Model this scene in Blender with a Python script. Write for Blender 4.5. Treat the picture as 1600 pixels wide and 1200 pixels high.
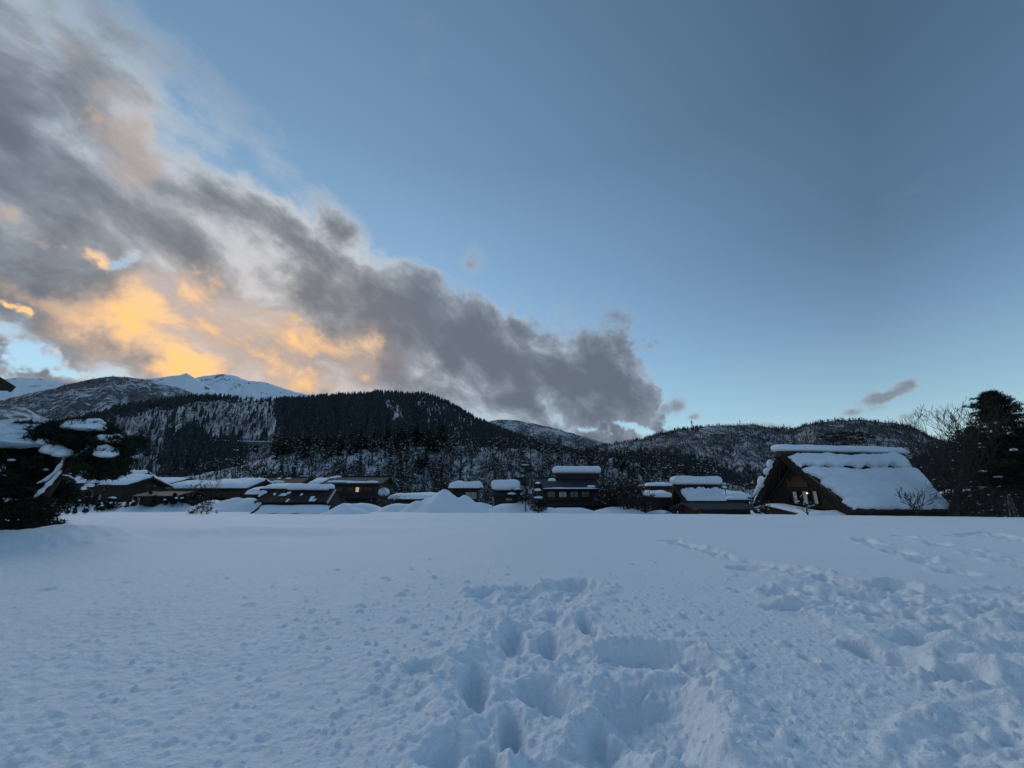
import bpy, bmesh, math, random
import numpy as np
from mathutils import Vector, Matrix

# ------------------------------------------------------------------ camera, world, sun
sc = bpy.context.scene
for o in list(bpy.data.objects):
    bpy.data.objects.remove(o)
COL = sc.collection
PITCH = math.atan(180 / 622.2)
CAMZ = 1.4
FPX = 622.2                      # focal length in pixels of the 1600 x 1200 photograph
cp, sp = math.cos(PITCH), math.sin(PITCH)
cd = bpy.data.cameras.new('camera')
cd.lens = 14.0
cd.sensor_width = 36.0
cd.clip_start = 0.05
cd.clip_end = 30000
cam = bpy.data.objects.new('camera', cd)
COL.objects.link(cam)
cam.location = (0, 0, CAMZ)
cam.rotation_euler = (math.pi / 2 + PITCH, 0, 0)
sc.camera = cam
sc.view_settings.view_transform = 'Standard'
sc.view_settings.look = 'None'
sc.view_settings.exposure = 0.13
sc.view_settings.gamma = 1.0
sc.view_settings.use_curve_mapping = False
sc.cycles.max_bounces = 5
sc.cycles.diffuse_bounces = 3
sc.cycles.glossy_bounces = 2
sc.cycles.transmission_bounces = 2
sc.cycles.volume_bounces = 1
sc.cycles.transparent_max_bounces = 6


def ray(px, py):
    dx, up = px - 800.0, 600.0 - py
    return dx, FPX * cp - up * sp, up * cp + FPX * sp


def at(px, py, Y):
    """world point at forward distance Y that the photograph shows at (px, py)"""
    x, y, z = ray(px, py)
    return Vector((x / y * Y, Y, CAMZ + z / y * Y))


def gnd(px, py, z=0.0):
    x, y, zz = ray(px, py)
    t = (z - CAMZ) / zz
    return x * t, y * t


def azel(px, py):
    x, y, z = ray(px, py)
    return math.degrees(math.atan2(x, y)), math.degrees(math.atan2(z, math.hypot(x, y)))


SUN_AZ, SUN_EL = azel(400, 560)

# ---- sky: Nishita dusk sky, graded, with a cloud bank over the western ridge
world = bpy.data.worlds.new('World')
sc.world = world
world.use_nodes = True
nt = world.node_tree
nt.nodes.clear()


class NG:
    """small helper to write node trees as expressions"""
    def __init__(self, nt):
        self.nt = nt

    def new(self, t, **kw):
        n = self.nt.nodes.new(t)
        for k, v in kw.items():
            setattr(n, k, v)
        return n

    def put(self, sock, v):
        if isinstance(v, bpy.types.NodeSocket):
            self.nt.links.new(v, sock)
        else:
            sock.default_value = v

    def m(self, op, a, b=None, c=None, clamp=False):
        n = self.new('ShaderNodeMath', operation=op, use_clamp=clamp)
        self.put(n.inputs[0], a)
        if b is not None:
            self.put(n.inputs[1], b)
        if c is not None:
            self.put(n.inputs[2], c)
        return n.outputs[0]

    def v(self, op, a, b=None, scale=None):
        n = self.new('ShaderNodeVectorMath', operation=op)
        self.put(n.inputs[0], a)
        if b is not None:
            self.put(n.inputs[1], b)
        if scale is not None:
            self.put(n.inputs['Scale'], scale)
        return n.outputs['Value'] if op in ('LENGTH', 'DOT_PRODUCT', 'DISTANCE') else n.outputs[0]

    def comb(self, x, y, z=0.0):
        n = self.new('ShaderNodeCombineXYZ')
        self.put(n.inputs[0], x), self.put(n.inputs[1], y), self.put(n.inputs[2], z)
        return n.outputs[0]

    def sep(self, v):
        n = self.new('ShaderNodeSeparateXYZ')
        self.put(n.inputs[0], v)
        return n.outputs

    def noise(self, vec, scale, detail=4.0, rough=0.55, dist=0.0, lac=2.0, dim='3D'):
        n = self.new('ShaderNodeTexNoise')
        n.noise_dimensions = dim
        if vec is not None:
            self.put(n.inputs['Vector'], vec)
        n.inputs['Scale'].default_value = scale
        n.inputs['Detail'].default_value = detail
        n.inputs['Roughness'].default_value = rough
        n.inputs['Lacunarity'].default_value = lac
        n.inputs['Distortion'].default_value = dist
        return n.outputs[0], n.outputs[1]

    def maprange(self, v, a, b, c=0.0, d=1.0, kind='SMOOTHSTEP'):
        n = self.new('ShaderNodeMapRange', interpolation_type=kind)
        n.clamp = True
        self.put(n.inputs[0], v)
        for i, x in enumerate((a, b, c, d)):
            n.inputs[1 + i].default_value = x
        return n.outputs[0]

    def ramp(self, f, stops, interp='LINEAR'):
        n = self.new('ShaderNodeValToRGB')
        n.color_ramp.interpolation = interp
        els = n.color_ramp.elements
        while len(els) < len(stops):
            els.new(0.5)
        for e, (p, c) in zip(els, stops):
            e.position = p
        for e, (p, c) in zip(els, stops):
            e.color = (*c, 1)
        self.put(n.inputs[0], f)
        return n.outputs[0]

    def mix(self, f, a, b, blend='MIX'):
        n = self.new('ShaderNodeMix', data_type='RGBA', blend_type=blend)
        self.put(n.inputs[0], f)
        for s, x in ((n.inputs[6], a), (n.inputs[7], b)):
            self.put(s, (*x, 1) if isinstance(x, tuple) and len(x) == 3 else x)
        return n.outputs[2]

    def curve(self, v, pts):
        n = self.new('ShaderNodeFloatCurve')
        cm = n.mapping
        c = cm.curves[0]
        while len(c.points) < len(pts):
            c.points.new(0.5, 0.5)
        for p, (x, y) in zip(c.points, pts):
            p.location = (x, y)
            p.handle_type = 'AUTO_CLAMPED'
        cm.update()
        self.put(n.inputs['Value'], v)
        return n.outputs[0]

    def blob(self, ae, px, py, ax, ay, bx, by, soft=0.0):
        """soft round patch of sky centred on the sky direction seen at (px,py); the two half axes likewise"""
        c = azel(px, py)
        a = azel(px + ax, py + ay)
        b = azel(px + bx, py + by)
        M = np.array([[a[0] - c[0], b[0] - c[0]], [a[1] - c[1], b[1] - c[1]]])
        Mi = np.linalg.inv(M)
        d = self.v('SUBTRACT', ae, (c[0], c[1], 0))
        u = self.v('DOT_PRODUCT', d, (Mi[0, 0], Mi[0, 1], 0))
        w = self.v('DOT_PRODUCT', d, (Mi[1, 0], Mi[1, 1], 0))
        r = self.v('LENGTH', self.comb(u, w, 0))
        return self.maprange(r, 1.0, soft)


g = NG(nt)
tc = g.new('ShaderNodeTexCoord')
D = tc.outputs['Generated']
x, y, z = g.sep(D)
az = g.m('MULTIPLY', g.m('ARCTAN2', x, y), 57.29578)
hor = g.m('SQRT', g.m('ADD', g.m('MULTIPLY', x, x), g.m('MULTIPLY', y, y)))
el = g.m('MULTIPLY', g.m('ARCTAN2', z, hor), 57.29578)
sd = (math.sin(math.radians(SUN_AZ)) * math.cos(math.radians(SUN_EL)),
      math.cos(math.radians(SUN_AZ)) * math.cos(math.radians(SUN_EL)), math.sin(math.radians(SUN_EL)))
sdot = g.v('DOT_PRODUCT', D, sd)
sang = g.m('MULTIPLY', g.m('ARCCOSINE', g.m('MINIMUM', sdot, 0.9999)), 57.29578)   # degrees from the hidden sun

sky = g.new('ShaderNodeTexSky', sky_type='NISHITA')
sky.sun_disc = False
sky.sun_elevation = math.radians(3.0)
sky.sun_rotation = math.radians(SUN_AZ)
sky.altitude = 500
sky.air_density = 1.0
sky.dust_density = 0.6
sky.ozone_density = 2.0
grad = g.ramp(g.m('DIVIDE', el, 60.0), [
    (0.00, (.50, .64, .61)), (0.09, (.42, .60, .635)), (0.17, (.30, .49, .615)), (0.32, (.225, .385, .575)),
    (0.52, (.165, .292, .460)), (0.74, (.122, .222, .350)), (1.0, (.110, .200, .320))])
gain = g.ramp(g.m('DIVIDE', sang, 120.0), [
    (0.0, (1.0, .93, .86)), (0.22, (.90, .87, .85)), (0.40, (.66, .665, .67)), (0.62, (.345, .36, .375)), (0.85, (.40, .43, .47)), (1.0, (.44, .48, .54))])
gain = g.mix(g.maprange(el, 1.0, 30.0, .62, 0.0), gain, (.90, .90, .90))
base = g.mix(1.0, grad, gain, 'MULTIPLY')
base = g.v('SCALE', base, scale=1.68)
nish = g.v('SCALE', sky.outputs[0], scale=0.10)
base = g.mix(0.12, base, nish)

ae = g.comb(az, el, 0)
wl, wlc = g.noise(D, 5.5, 5.0, 0.6)
wv = g.v('MULTIPLY', g.v('SUBTRACT', wlc, (.5, .5, .5)), (26, 15, 0))
ae_half = g.v('ADD', ae, g.v('SCALE', wv, scale=0.30))
ae = g.v('ADD', ae, wv)
zc = g.m('ADD', g.m('MAXIMUM', z, -0.05), 0.62)
pu = g.m('DIVIDE', x, zc)
pv = g.m('DIVIDE', y, zc)
# cloud plane, turned so that the first axis runs along the streets of the cloud bank
ca, sa = math.cos(math.radians(62)), math.sin(math.radians(62))
along = g.m('ADD', g.m('MULTIPLY', pu, ca), g.m('MULTIPLY', pv, sa))
across = g.m('SUBTRACT', g.m('MULTIPLY', pv, ca), g.m('MULTIPLY', pu, sa))
cpv = g.comb(g.m('MULTIPLY', along, 0.62), across, 0.37)
cpi = g.comb(g.m('MULTIPLY', along, 0.85), across, 1.7)
wf, wc = g.noise(cpi, 2.6, 3.0, 0.5)
warp = g.v('SCALE', g.v('SUBTRACT', wc, (.5, .5, .5)), scale=0.30)
cw = g.v('ADD', cpv, warp)
n1, _ = g.noise(cw, 4.2, 7.0, 0.54)
ci = g.v('ADD', cpi, g.v('SCALE', warp, scale=0.6))
n2, _ = g.noise(ci, 9.5, 6.0, 0.58)
offs = (-0.055, -0.05, 0)
n1b, _ = g.noise(g.v('ADD', cw, offs), 2.1, 5.0, 0.56)
relief = g.m('SUBTRACT', n1, n1b)

# upper edge of the bank as elevation over azimuth
edge_px = [(-200, -330), (60, -60), (170, 0), (300, 130), (400, 220), (480, 300), (560, 350), (640, 400), (720, 440), (790, 462),
           (880, 470), (940, 472), (995, 490), (1020, 530), (1032, 600), (1042, 660), (1060, 720)]
ep = [azel(*p) for p in edge_px]
ep = [(-180, 30), (-130, 40), (-95, 44)] + ep + [(60, -12), (180, -12)]
cv = g.curve(g.m('DIVIDE', g.m('ADD', g.sep(ae)[0], 180.0), 360.0), [((a + 180) / 360, (e + 20) / 80) for a, e in ep])
edge = g.m('SUBTRACT', g.m('MULTIPLY', cv, 80.0), 18.3)
inside = g.m('SUBTRACT', edge, g.sep(ae)[1])                     # degrees below the edge of the bank
dens = g.maprange(inside, -7.0, 11.0, -0.55, 0.80, 'LINEAR')
nmix = g.m('ADD', g.m('MULTIPLY', g.m('SUBTRACT', n1, .5), 2.7), g.m('MULTIPLY', g.m('SUBTRACT', n2, .5), 1.25))
dens = g.m('ADD', dens, nmix)
for (px, py, ax, ay, bx, by, w) in [
        # thin places and gaps
        (20, 520, 120, 30, -20, 55, -.75), (30, 580, 110, 5, 0, 26, -1.1), (215, 415, 60, 26, -16, 26, -.75), (60, 170, 80, 80, -50, 60, -.45),
        (70, 280, 80, 60, -20, 30, -.25), (968, 662, 56, 10, 0, 18, -.8), (960, 580, 12, 40, 14, 0, -.35),
        (250, 200, 60, 70, -20, 25, -.2), (300, 250, 50, 60, -20, 25, -.15), (20, 60, 60, 80, -40, 40, -.3),
        # thick cores
        (330, 300, 240, 150, -40, 60, .55), (180, 320, 260, 130, -40, 70, .45), (600, 480, 260, 100, -30, 70, .7), (470, 390, 150, 100, -40, 50, .55), (640, 440, 90, 40, -20, 36, .4), (150, 440, 220, 60, -20, 40, .3),
        (830, 575, 210, 40, 0, 85, .8), (500, 560, 200, 20, 0, 70, .6), (120, 540, 220, 30, -10, 30, .45), (930, 545, 95, 14, -6, 66, .75), (760, 520, 130, 40, -10, 60, .4)]:
    dens = g.m('MULTIPLY_ADD', g.blob(ae, px, py, ax, ay, bx, by), w, dens)
alpha = g.maprange(dens, -0.10, 0.62)
# loose puffs in the clear part of the sky
puff = None
for (px, py, ax, ay, bx, by, w) in [(745, 408, 44, -6, 4, 38, .75), (1052, 632, 50, -22, 12, 22, .9), (1088, 650, 30, -4, 2, 12, .8),
                                    (1385, 620, 80, -34, 8, 17, 1.25), (1335, 645, 70, -14, 4, 12, 1.0), (1415, 602, 36, -12, 8, 17, 1.1), (1418, 655, 40, -12, 4, 9, .6), (1540, 632, 40, -2, 2, 9, .7),
                                    (1560, 650, 60, -4, 2, 12, .5), (1215, 664, 46, 2, 0, 11, 1.1), (1000, 650, 40, -14, 6, 28, .7)]:
    b = g.m('MULTIPLY', g.blob(ae_half, px, py, ax, ay, bx, by), w)
    puff = b if puff is None else g.m('MAXIMUM', puff, b)
n3, _ = g.noise(D, 16.0, 6.0, 0.62, 0.6)
puff = g.maprange(g.m('MULTIPLY', puff, g.m('ADD', g.m('MULTIPLY', n3, 2.2), -0.20)), 0.05, 1.0)
alpha = g.m('MAXIMUM', alpha, g.m('MULTIPLY', puff, 0.9))

# cloud colour: grey body, warm where the low sun reaches it from behind the ridge
dark = g.maprange(g.m('ADD', dens, g.m('ADD', g.m('MULTIPLY', relief, 2.8), g.m('MULTIPLY', g.m('SUBTRACT', n2, .5), 1.9))), -0.32, 1.62)
body = g.ramp(dark, [(0.0, (.42, .47, .54)), (0.25, (.285, .326, .385)), (0.52, (.205, .237, .285)), (1.0, (.125, .148, .190))])
body = g.mix(1.0, body, g.ramp(g.m('DIVIDE', sang, 90.0), [(0.0, (1.75, 1.40, 1.15)), (0.25, (1.08, 1.09, 1.07)), (0.5, (.96, 1., 1.02)), (1.0, (.83, .90, 1.0))]), 'MULTIPLY')
warm = None
for (px, py, ax, ay, bx, by, w) in [(390, 545, 270, 20, -10, 105, 1.5), (330, 545, 120, 20, -6, 45, .45), (420, 490, 90, 22, -10, 34, .55), (520, 580, 110, 10, 0, 60, .55),
                                    (400, 595, 260, 10, 0, 46, .9), (230, 225, 115, 105, -50, 52, 1.5), (280, 290, 60, 70, -30, 28, .45), (150, 392, 70, 36, -14, 22, 1.2), (20, 345, 70, 50, -14, 30, 1.0), (30, 500, 46, 10, -6, 16, 1.0),
                                    (110, 585, 70, 8, 0, 14, .9), (60, 60, 90, 90, -30, 40, .28), (545, 455, 50, 20, -10, 26, .3), (850, 475, 80, 22, -8, 20, .38), (1215, 664, 60, 4, 0, 14, .45),
                                    (60, 470, 150, 30, -10, 40, .35), (300, 470, 160, 30, -10, 50, .3), (660, 600, 120, 20, 0, 70, .22)]:
    b = g.m('MULTIPLY', g.blob(ae, px, py, ax, ay, bx, by), w)
    warm = b if warm is None else g.m('ADD', warm, b)
wn = g.m('ADD', g.m('MULTIPLY', relief, 2.6), g.m('ADD', g.m('MULTIPLY', n2, 2.7), -0.78))
soft = g.m('MULTIPLY', g.maprange(warm, 0.0, 1.35, 0.0, 0.95), g.maprange(g.m('ADD', n2, g.m('MULTIPLY', relief, 1.6)), 0.28, 0.60, 0.50, 1.0))
hot = g.m('MULTIPLY', g.maprange(warm, 0.1, 1.2), g.m('MAXIMUM', wn, 0.0), clamp=True)
body = g.mix(soft, body, g.mix(g.maprange(g.m('ADD', n1, relief), 0.34, 0.66), (.52, .40, .345), (1.0, .68, .43)))
glow = g.ramp(hot, [(0.0, (.80, .53, .36)), (0.5, (.98, .58, .27)), (1.0, (1.0, .61, .22))])
body = g.mix(puff, body, g.mix(soft, (.20, .235, .28), (.75, .55, .46)))
cloud = g.mix(g.maprange(hot, 0.05, 1.15), body, glow)
alpha = g.m('MULTIPLY', alpha, g.maprange(el, -6.0, 0.0))
final = g.mix(alpha, base, cloud)
bg = g.new('ShaderNodeBackground')
g.put(bg.inputs[0], final)
bg.inputs[1].default_value = 1.0
out = g.new('ShaderNodeOutputWorld')
nt.links.new(bg.outputs[0], out.inputs[0])
world.cycles.sampling_method = 'MANUAL'
world.cycles.sample_map_resolution = 512

sl = bpy.data.lights.new('sun', 'SUN')
sl.energy = 0.66
sl.angle = math.radians(40)            # low sun veiled by the cloud bank: a broad, soft source
sl.color = (.95, .97, 1.0)
sun = bpy.data.objects.new('sun', sl)
COL.objects.link(sun)
LAZ, LEL = math.radians(SUN_AZ + 4), math.radians(27)
sun.rotation_euler = Vector((-math.sin(LAZ) * math.cos(LEL), -math.cos(LAZ) * math.cos(LEL), -math.sin(LEL))).to_track_quat('-Z', 'Y').to_euler()

# ------------------------------------------------------------------ helpers
rng = np.random.default_rng(7)
rnd = random.Random(11)


def hash2(ix, iy, seed=0):
    h = (ix.astype(np.int64) * 374761393 + iy.astype(np.int64) * 668265263 + seed * 982451653) & 0xFFFFFFFF
    h = ((h ^ (h >> 13)) * 1274126177) & 0xFFFFFFFF
    h = h ^ (h >> 16)
    return (h & 0xFFFFFF) / float(0xFFFFFF)


def vnoise(x, y, seed=0):
    ix, iy = np.floor(x), np.floor(y)
    fx, fy = x - ix, y - iy
    ux, uy = fx * fx * fx * (fx * (fx * 6 - 15) + 10), fy * fy * fy * (fy * (fy * 6 - 15) + 10)
    a, b = hash2(ix, iy, seed), hash2(ix + 1, iy, seed)
    c, d = hash2(ix, iy + 1, seed), hash2(ix + 1, iy + 1, seed)
    return (a + (b - a) * ux) * (1 - uy) + (c + (d - c) * ux) * uy


def fbm(x, y, oct=4, seed=0, gain=0.5):
    x, y = np.asarray(x, float), np.asarray(y, float)
    s, a, t = 0, 1.0, 0
    for i in range(oct):
        s = s + a * (vnoise(x, y, seed + i * 17) - .5)
        t += a
        a *= gain
        x, y = x * 2.03 * .8 - y * 2.03 * .6 + 3.7, x * 2.03 * .6 + y * 2.03 * .8 + 1.3
    return s / t * 2                                   # about -1 .. 1


def worley(x, y, seed=0):
    ix, iy = np.floor(x), np.floor(y)
    best = np.full(x.shape, 9.0)
    for dx in (-1, 0, 1):
        for dy in (-1, 0, 1):
            jx, jy = ix + dx, iy + dy
            px_, py_ = jx + hash2(jx, jy, seed), jy + hash2(jx, jy, seed + 5)
            best = np.minimum(best, (px_ - x) ** 2 + (py_ - y) ** 2)
    return np.sqrt(best)


def sstep(a, b, x):
    t = np.clip((x - a) / (b - a), 0, 1)
    return t * t * (3 - 2 * t)


def in_poly(px, py, poly):
    px, py = np.asarray(px, float), np.asarray(py, float)
    r = np.zeros(px.shape, bool)
    n = len(poly)
    for i in range(n):
        (x0, y0), (x1, y1) = poly[i], poly[(i + 1) % n]
        if y0 == y1:
            continue
        c = ((y0 > py) != (y1 > py)) & (px < (x1 - x0) * (py - y0) / (y1 - y0) + x0)
        r ^= c
    return r


def proj(P):
    """photograph pixel of world points (n,3)"""
    x, y, z = P[:, 0], P[:, 1], P[:, 2] - CAMZ
    d = y * cp + z * sp
    u = -y * sp + z * cp
    d = np.maximum(d, 1e-3)
    return 800 + FPX * x / d, 600 - FPX * u / d


def poly_dist(x, y, poly):
    """signed distance to a polygon, positive inside"""
    x, y = np.asarray(x, float), np.asarray(y, float)
    best = np.full(x.shape, 1e9)
    n = len(poly)
    for i in range(n):
        (x0, y0), (x1, y1) = poly[i], poly[(i + 1) % n]
        ex, ey = x1 - x0, y1 - y0
        t = np.clip(((x - x0) * ex + (y - y0) * ey) / (ex * ex + ey * ey + 1e-12), 0, 1)
        best = np.minimum(best, (x - x0 - t * ex) ** 2 + (y - y0 - t * ey) ** 2)
    d = np.sqrt(best)
    return np.where(in_poly(x, y, poly), d, -d)


class MB:
    """collects vertices and faces of one mesh"""
    def __init__(self):
        self.v, self.f, self.mi, self.n = [], [], [], 0

    def add(self, V, F, mi=0):
        V = np.asarray(V, float).reshape(-1, 3)
        self.v.append(V)
        self.f.extend([tuple(i + self.n for i in q) for q in F])
        self.mi.extend([mi] * len(F))
        self.n += len(V)
        return self

    def box(self, c, s, rot=None, mi=0):
        sx, sy, sz = s[0] / 2, s[1] / 2, s[2] / 2
        V = np.array([(-sx, -sy, -sz), (sx, -sy, -sz), (sx, sy, -sz), (-sx, sy, -sz),
                      (-sx, -sy, sz), (sx, -sy, sz), (sx, sy, sz), (-sx, sy, sz)])
        if rot is not None:
            V = V @ np.array(rot).T
        return self.add(V + np.array(c), [(3, 2, 1, 0), (4, 5, 6, 7), (0, 1, 5, 4), (1, 2, 6, 5), (2, 3, 7, 6), (3, 0, 4, 7)], mi)

    def bar(self, a, b, w, h=None, up=(0, 0, 1), mi=0):
        a, b = np.array(a, float), np.array(b, float)
        h = w if h is None else h
        d = b - a
        L = np.linalg.norm(d)
        d = d / L
        s = np.cross(d, up)
        if np.linalg.norm(s) < 1e-4:
            s = np.cross(d, (0, 1, 0))
        s /= np.linalg.norm(s)
        t = np.cross(s, d)
        return self.box((a + b) / 2, (L, w, h), np.stack([d, s, t], 1), mi)

    def prism(self, pts, off, mi=0):
        """polygon pts extruded by vector off"""
        P = np.array(pts, float)
        n = len(P)
        V = np.concatenate([P, P + np.array(off, float)])
        F = [tuple(range(n))[::-1], tuple(range(n, 2 * n))] + [(i, (i + 1) % n, n + (i + 1) % n, n + i) for i in range(n)]
        return self.add(V, F, mi)

    def tube(self, pts, rad, seg=5, mi=0, cap=True):
        P = np.array(pts, float)
        n = len(P)
        R = np.full(n, rad, float) if np.isscalar(rad) else np.array(rad, float)
        T = np.gradient(P, axis=0)
        T /= np.linalg.norm(T, axis=1)[:, None] + 1e-9
        ref = np.array((0, 0, 1.)) if abs(T[:, 2]).mean() < .8 else np.array((1., 0, 0))
        S = np.cross(T, ref)
        S /= np.linalg.norm(S, axis=1)[:, None] + 1e-9
        U = np.cross(S, T)
        a = np.arange(seg) / seg * 2 * np.pi
        V = P[:, None] + R[:, None, None] * (np.cos(a)[None, :, None] * S[:, None] + np.sin(a)[None, :, None] * U[:, None])
        F = []
        for i in range(n - 1):
            for j in range(seg):
                k = (j + 1) % seg
                F.append((i * seg + j, i * seg + k, (i + 1) * seg + k, (i + 1) * seg + j))
        if cap:
            F.append(tuple(range(seg))[::-1])
            F.append(tuple((n - 1) * seg + j for j in range(seg)))
        return self.add(V.reshape(-1, 3), F, mi)

    def tris(self, T, mi=0):
        T = np.asarray(T, float).reshape(-1, 3)
        n = len(T) // 3
        idx = np.arange(n * 3).reshape(n, 3)
        return self.add(T, [tuple(q) for q in idx.tolist()], mi)

    def mesh(self, name, mats, smooth=False):
        me = bpy.data.meshes.new(name)
        V = np.concatenate(self.v) if self.v else np.zeros((0, 3))
        me.from_pydata(V.tolist(), [], self.f)
        for m in (mats if isinstance(mats, (list, tuple)) else [mats]):
            me.materials.append(m)
        if len(me.polygons):
            me.polygons.foreach_set('material_index', self.mi)
            me.polygons.foreach_set('use_smooth', [smooth] * len(me.polygons))
        me.update()
        return me

    def build(self, name, mats, parent=None, smooth=False, loc=None):
        return link(name, self.mesh(name, mats, smooth), parent, loc)


def link(name, data, parent=None, loc=None):
    o = bpy.data.objects.new(name, data)
    COL.objects.link(o)
    if parent is not None:
        o.parent = parent
    if loc is not None:
        o.location = loc
    return o


def fast_mesh(name, V, F, mat, smooth=True):
    """large mesh from arrays; F (n,3) or (n,4)"""
    me = bpy.data.meshes.new(name)
    V = np.ascontiguousarray(V, dtype=np.float32)
    F = np.ascontiguousarray(F, dtype=np.int32)
    k = F.shape[1]
    me.vertices.add(len(V))
    me.vertices.foreach_set('co', V.ravel())
    me.loops.add(F.size)
    me.loops.foreach_set('vertex_index', F.ravel())
    me.polygons.add(len(F))
    me.polygons.foreach_set('loop_start', np.arange(0, F.size, k, dtype=np.int32))
    me.polygons.foreach_set('loop_total', np.full(len(F), k, dtype=np.int32))
    me.polygons.foreach_set('use_smooth', np.full(len(F), smooth))
    me.materials.append(mat)
    me.update(calc_edges=True)
    me.validate()
    return me


def tag(o, label=None, cat=None, group=None, kind=None):
    if label:
        o['label'] = label
    if cat:
        o['category'] = cat
    if group:
        o['group'] = group
    if kind:
        o['kind'] = kind
    return o


def thing(name, label, cat, loc=(0, 0, 0), rz=0.0, group=None):
    o = bpy.data.objects.new(name, None)
    o.empty_display_size = 0.2
    COL.objects.link(o)
    o.location = loc
    o.rotation_euler = (0, 0, rz)
    return tag(o, label, cat, group)


def dup(root, loc=None, rz=None, scale=None, label=None):
    kids = [k for k in COL.objects if k.parent == root]
    r = root.copy()
    COL.objects.link(r)
    if loc is not None:
        r.location = loc
    if rz is not None:
        r.rotation_euler = (0, 0, rz)
    if scale is not None:
        r.scale = scale if not np.isscalar(scale) else (scale,) * 3
    if label:
        r['label'] = label
    for k in kids:
        c = k.copy()
        COL.objects.link(c)
        c.parent = r
    return r


# ------------------------------------------------------------------ materials
def material(name):
    m = bpy.data.materials.new(name)
    m.use_nodes = True
    m.node_tree.nodes.clear()
    G = NG(m.node_tree)
    p = G.new('ShaderNodeBsdfPrincipled')
    o = G.new('ShaderNodeOutputMaterial')
    m.node_tree.links.new(p.outputs[0], o.inputs[0])
    return m, G, p


def bump(G, p, h, strength=.5, dist=.02):
    b = G.new('ShaderNodeBump')
    b.inputs['Strength'].default_value = strength
    b.inputs['Distance'].default_value = dist
    G.put(b.inputs['Height'], h)
    G.put(p.inputs['Normal'], b.outputs[0])


def coords(G, kind='Object'):
    return G.new('ShaderNodeTexCoord').outputs[kind]


def mat_simple(name, c1, c2, scale=3.0, rough=.8, stretch=(1, 1, 1), bmp=.3, bdist=.01, detail=5, spec=.3, kind='Object'):
    m, G, p = material(name)
    co = G.v('MULTIPLY', coords(G, kind), stretch)
    n, _ = G.noise(co, scale, detail, .6)
    G.put(p.inputs['Base Color'], G.mix(G.maprange(n, .3, .7), c1, c2))
    p.inputs['Roughness'].default_value = rough
    p.inputs['Specular IOR Level'].default_value = spec
    if bmp:
        bump(G, p, n, bmp, bdist)
    return m


def mat_snow(name, fine=True):
    m, G, p = material(name)
    co = coords(G, 'Object')
    n, _ = G.noise(co, 0.8, 4, .6)
    G.put(p.inputs['Base Color'], G.mix(n, (.79, .86, .93), (.84, .90, .95)))
    p.inputs['Roughness'].default_value = .75
    p.inputs['Specular IOR Level'].default_value = .2
    if fine:
        f1, _ = G.noise(co, 22, 5, .65)
        f2, _ = G.noise(co, 4.0, 4, .55)
        bump(G, p, G.m('ADD', G.m('MULTIPLY', f1, .25), f2), .45, .05)
    return m


M = {}
M['snow'] = mat_snow('snow')
M['field_snow'] = None
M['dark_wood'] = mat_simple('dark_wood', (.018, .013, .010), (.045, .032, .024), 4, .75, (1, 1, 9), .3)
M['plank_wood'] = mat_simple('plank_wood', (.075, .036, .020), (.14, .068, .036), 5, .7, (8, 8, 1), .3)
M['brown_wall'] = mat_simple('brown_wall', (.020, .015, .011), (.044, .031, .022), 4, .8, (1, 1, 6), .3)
M['mud_wall'] = mat_simple('mud_wall', (.050, .040, .028), (.080, .064, .045), 3, .9)
M['plaster'] = mat_simple('plaster', (.42, .41, .39), (.55, .54, .52), 2, .85)
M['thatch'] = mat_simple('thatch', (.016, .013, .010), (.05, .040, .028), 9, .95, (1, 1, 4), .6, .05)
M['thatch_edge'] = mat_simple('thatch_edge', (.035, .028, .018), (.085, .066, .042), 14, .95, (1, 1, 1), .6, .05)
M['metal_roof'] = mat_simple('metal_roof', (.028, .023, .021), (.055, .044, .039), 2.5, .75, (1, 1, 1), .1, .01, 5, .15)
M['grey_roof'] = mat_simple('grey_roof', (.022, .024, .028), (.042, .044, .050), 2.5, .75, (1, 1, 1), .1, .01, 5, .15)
M['tan_roof'] = mat_simple('tan_roof', (.034, .029, .025), (.060, .050, .042), 2.5, .7)
M['shoji'] = mat_simple('shoji', (.38, .36, .31), (.46, .44, .39), 2, .8, (1, 1, 1), 0)
M['curtain'] = mat_simple('curtain', (.50, .48, .42), (.62, .60, .53), 3, .85, (12, 12, 1), .2)
M['steel'] = mat_simple('steel', (.30, .31, .32), (.38, .39, .40), 5, .45, (1, 1, 1), 0)
M['pole'] = mat_simple('pole', (.10, .10, .10), (.15, .15, .15), 5, .7, (1, 1, 1), 0)
M['bark'] = mat_simple('bark', (.022, .016, .012), (.055, .040, .030), 6, .9, (1, 1, .4), .6, .03)
M['red_bark'] = mat_simple('red_bark', (.040, .020, .013), (.085, .042, .026), 7, .9, (1, 1, .4), .6, .03)
M['twig'] = mat_simple('twig', (.024, .019, .016), (.05, .041, .035), 3, .9, (1, 1, 1), 0)
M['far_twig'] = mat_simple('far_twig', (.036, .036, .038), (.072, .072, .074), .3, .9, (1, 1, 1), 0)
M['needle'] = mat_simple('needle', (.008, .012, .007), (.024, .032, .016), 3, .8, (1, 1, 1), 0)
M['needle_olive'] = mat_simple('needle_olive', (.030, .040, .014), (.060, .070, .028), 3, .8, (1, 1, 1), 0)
M['hazed_needle'] = mat_simple('hazed_needle', (.019, .025, .030), (.045, .054, .060), .12, .9, (1, 1, 1), 0)  # needles lightened: distance haze and a dusting of snow put into the colour
gm, GG, gp = material('glass')
gp.inputs['Base Color'].default_value = (.010, .012, .016, 1)
gp.inputs['Roughness'].default_value = .12
M['glass'] = gm


def mat_emit(name, col, s):
    m, G, p = material(name)
    p.inputs['Base Color'].default_value = (*col, 1)
    p.inputs['Emission Color'].default_value = (*col, 1)
    p.inputs['Emission Strength'].default_value = s
    return m


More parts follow.
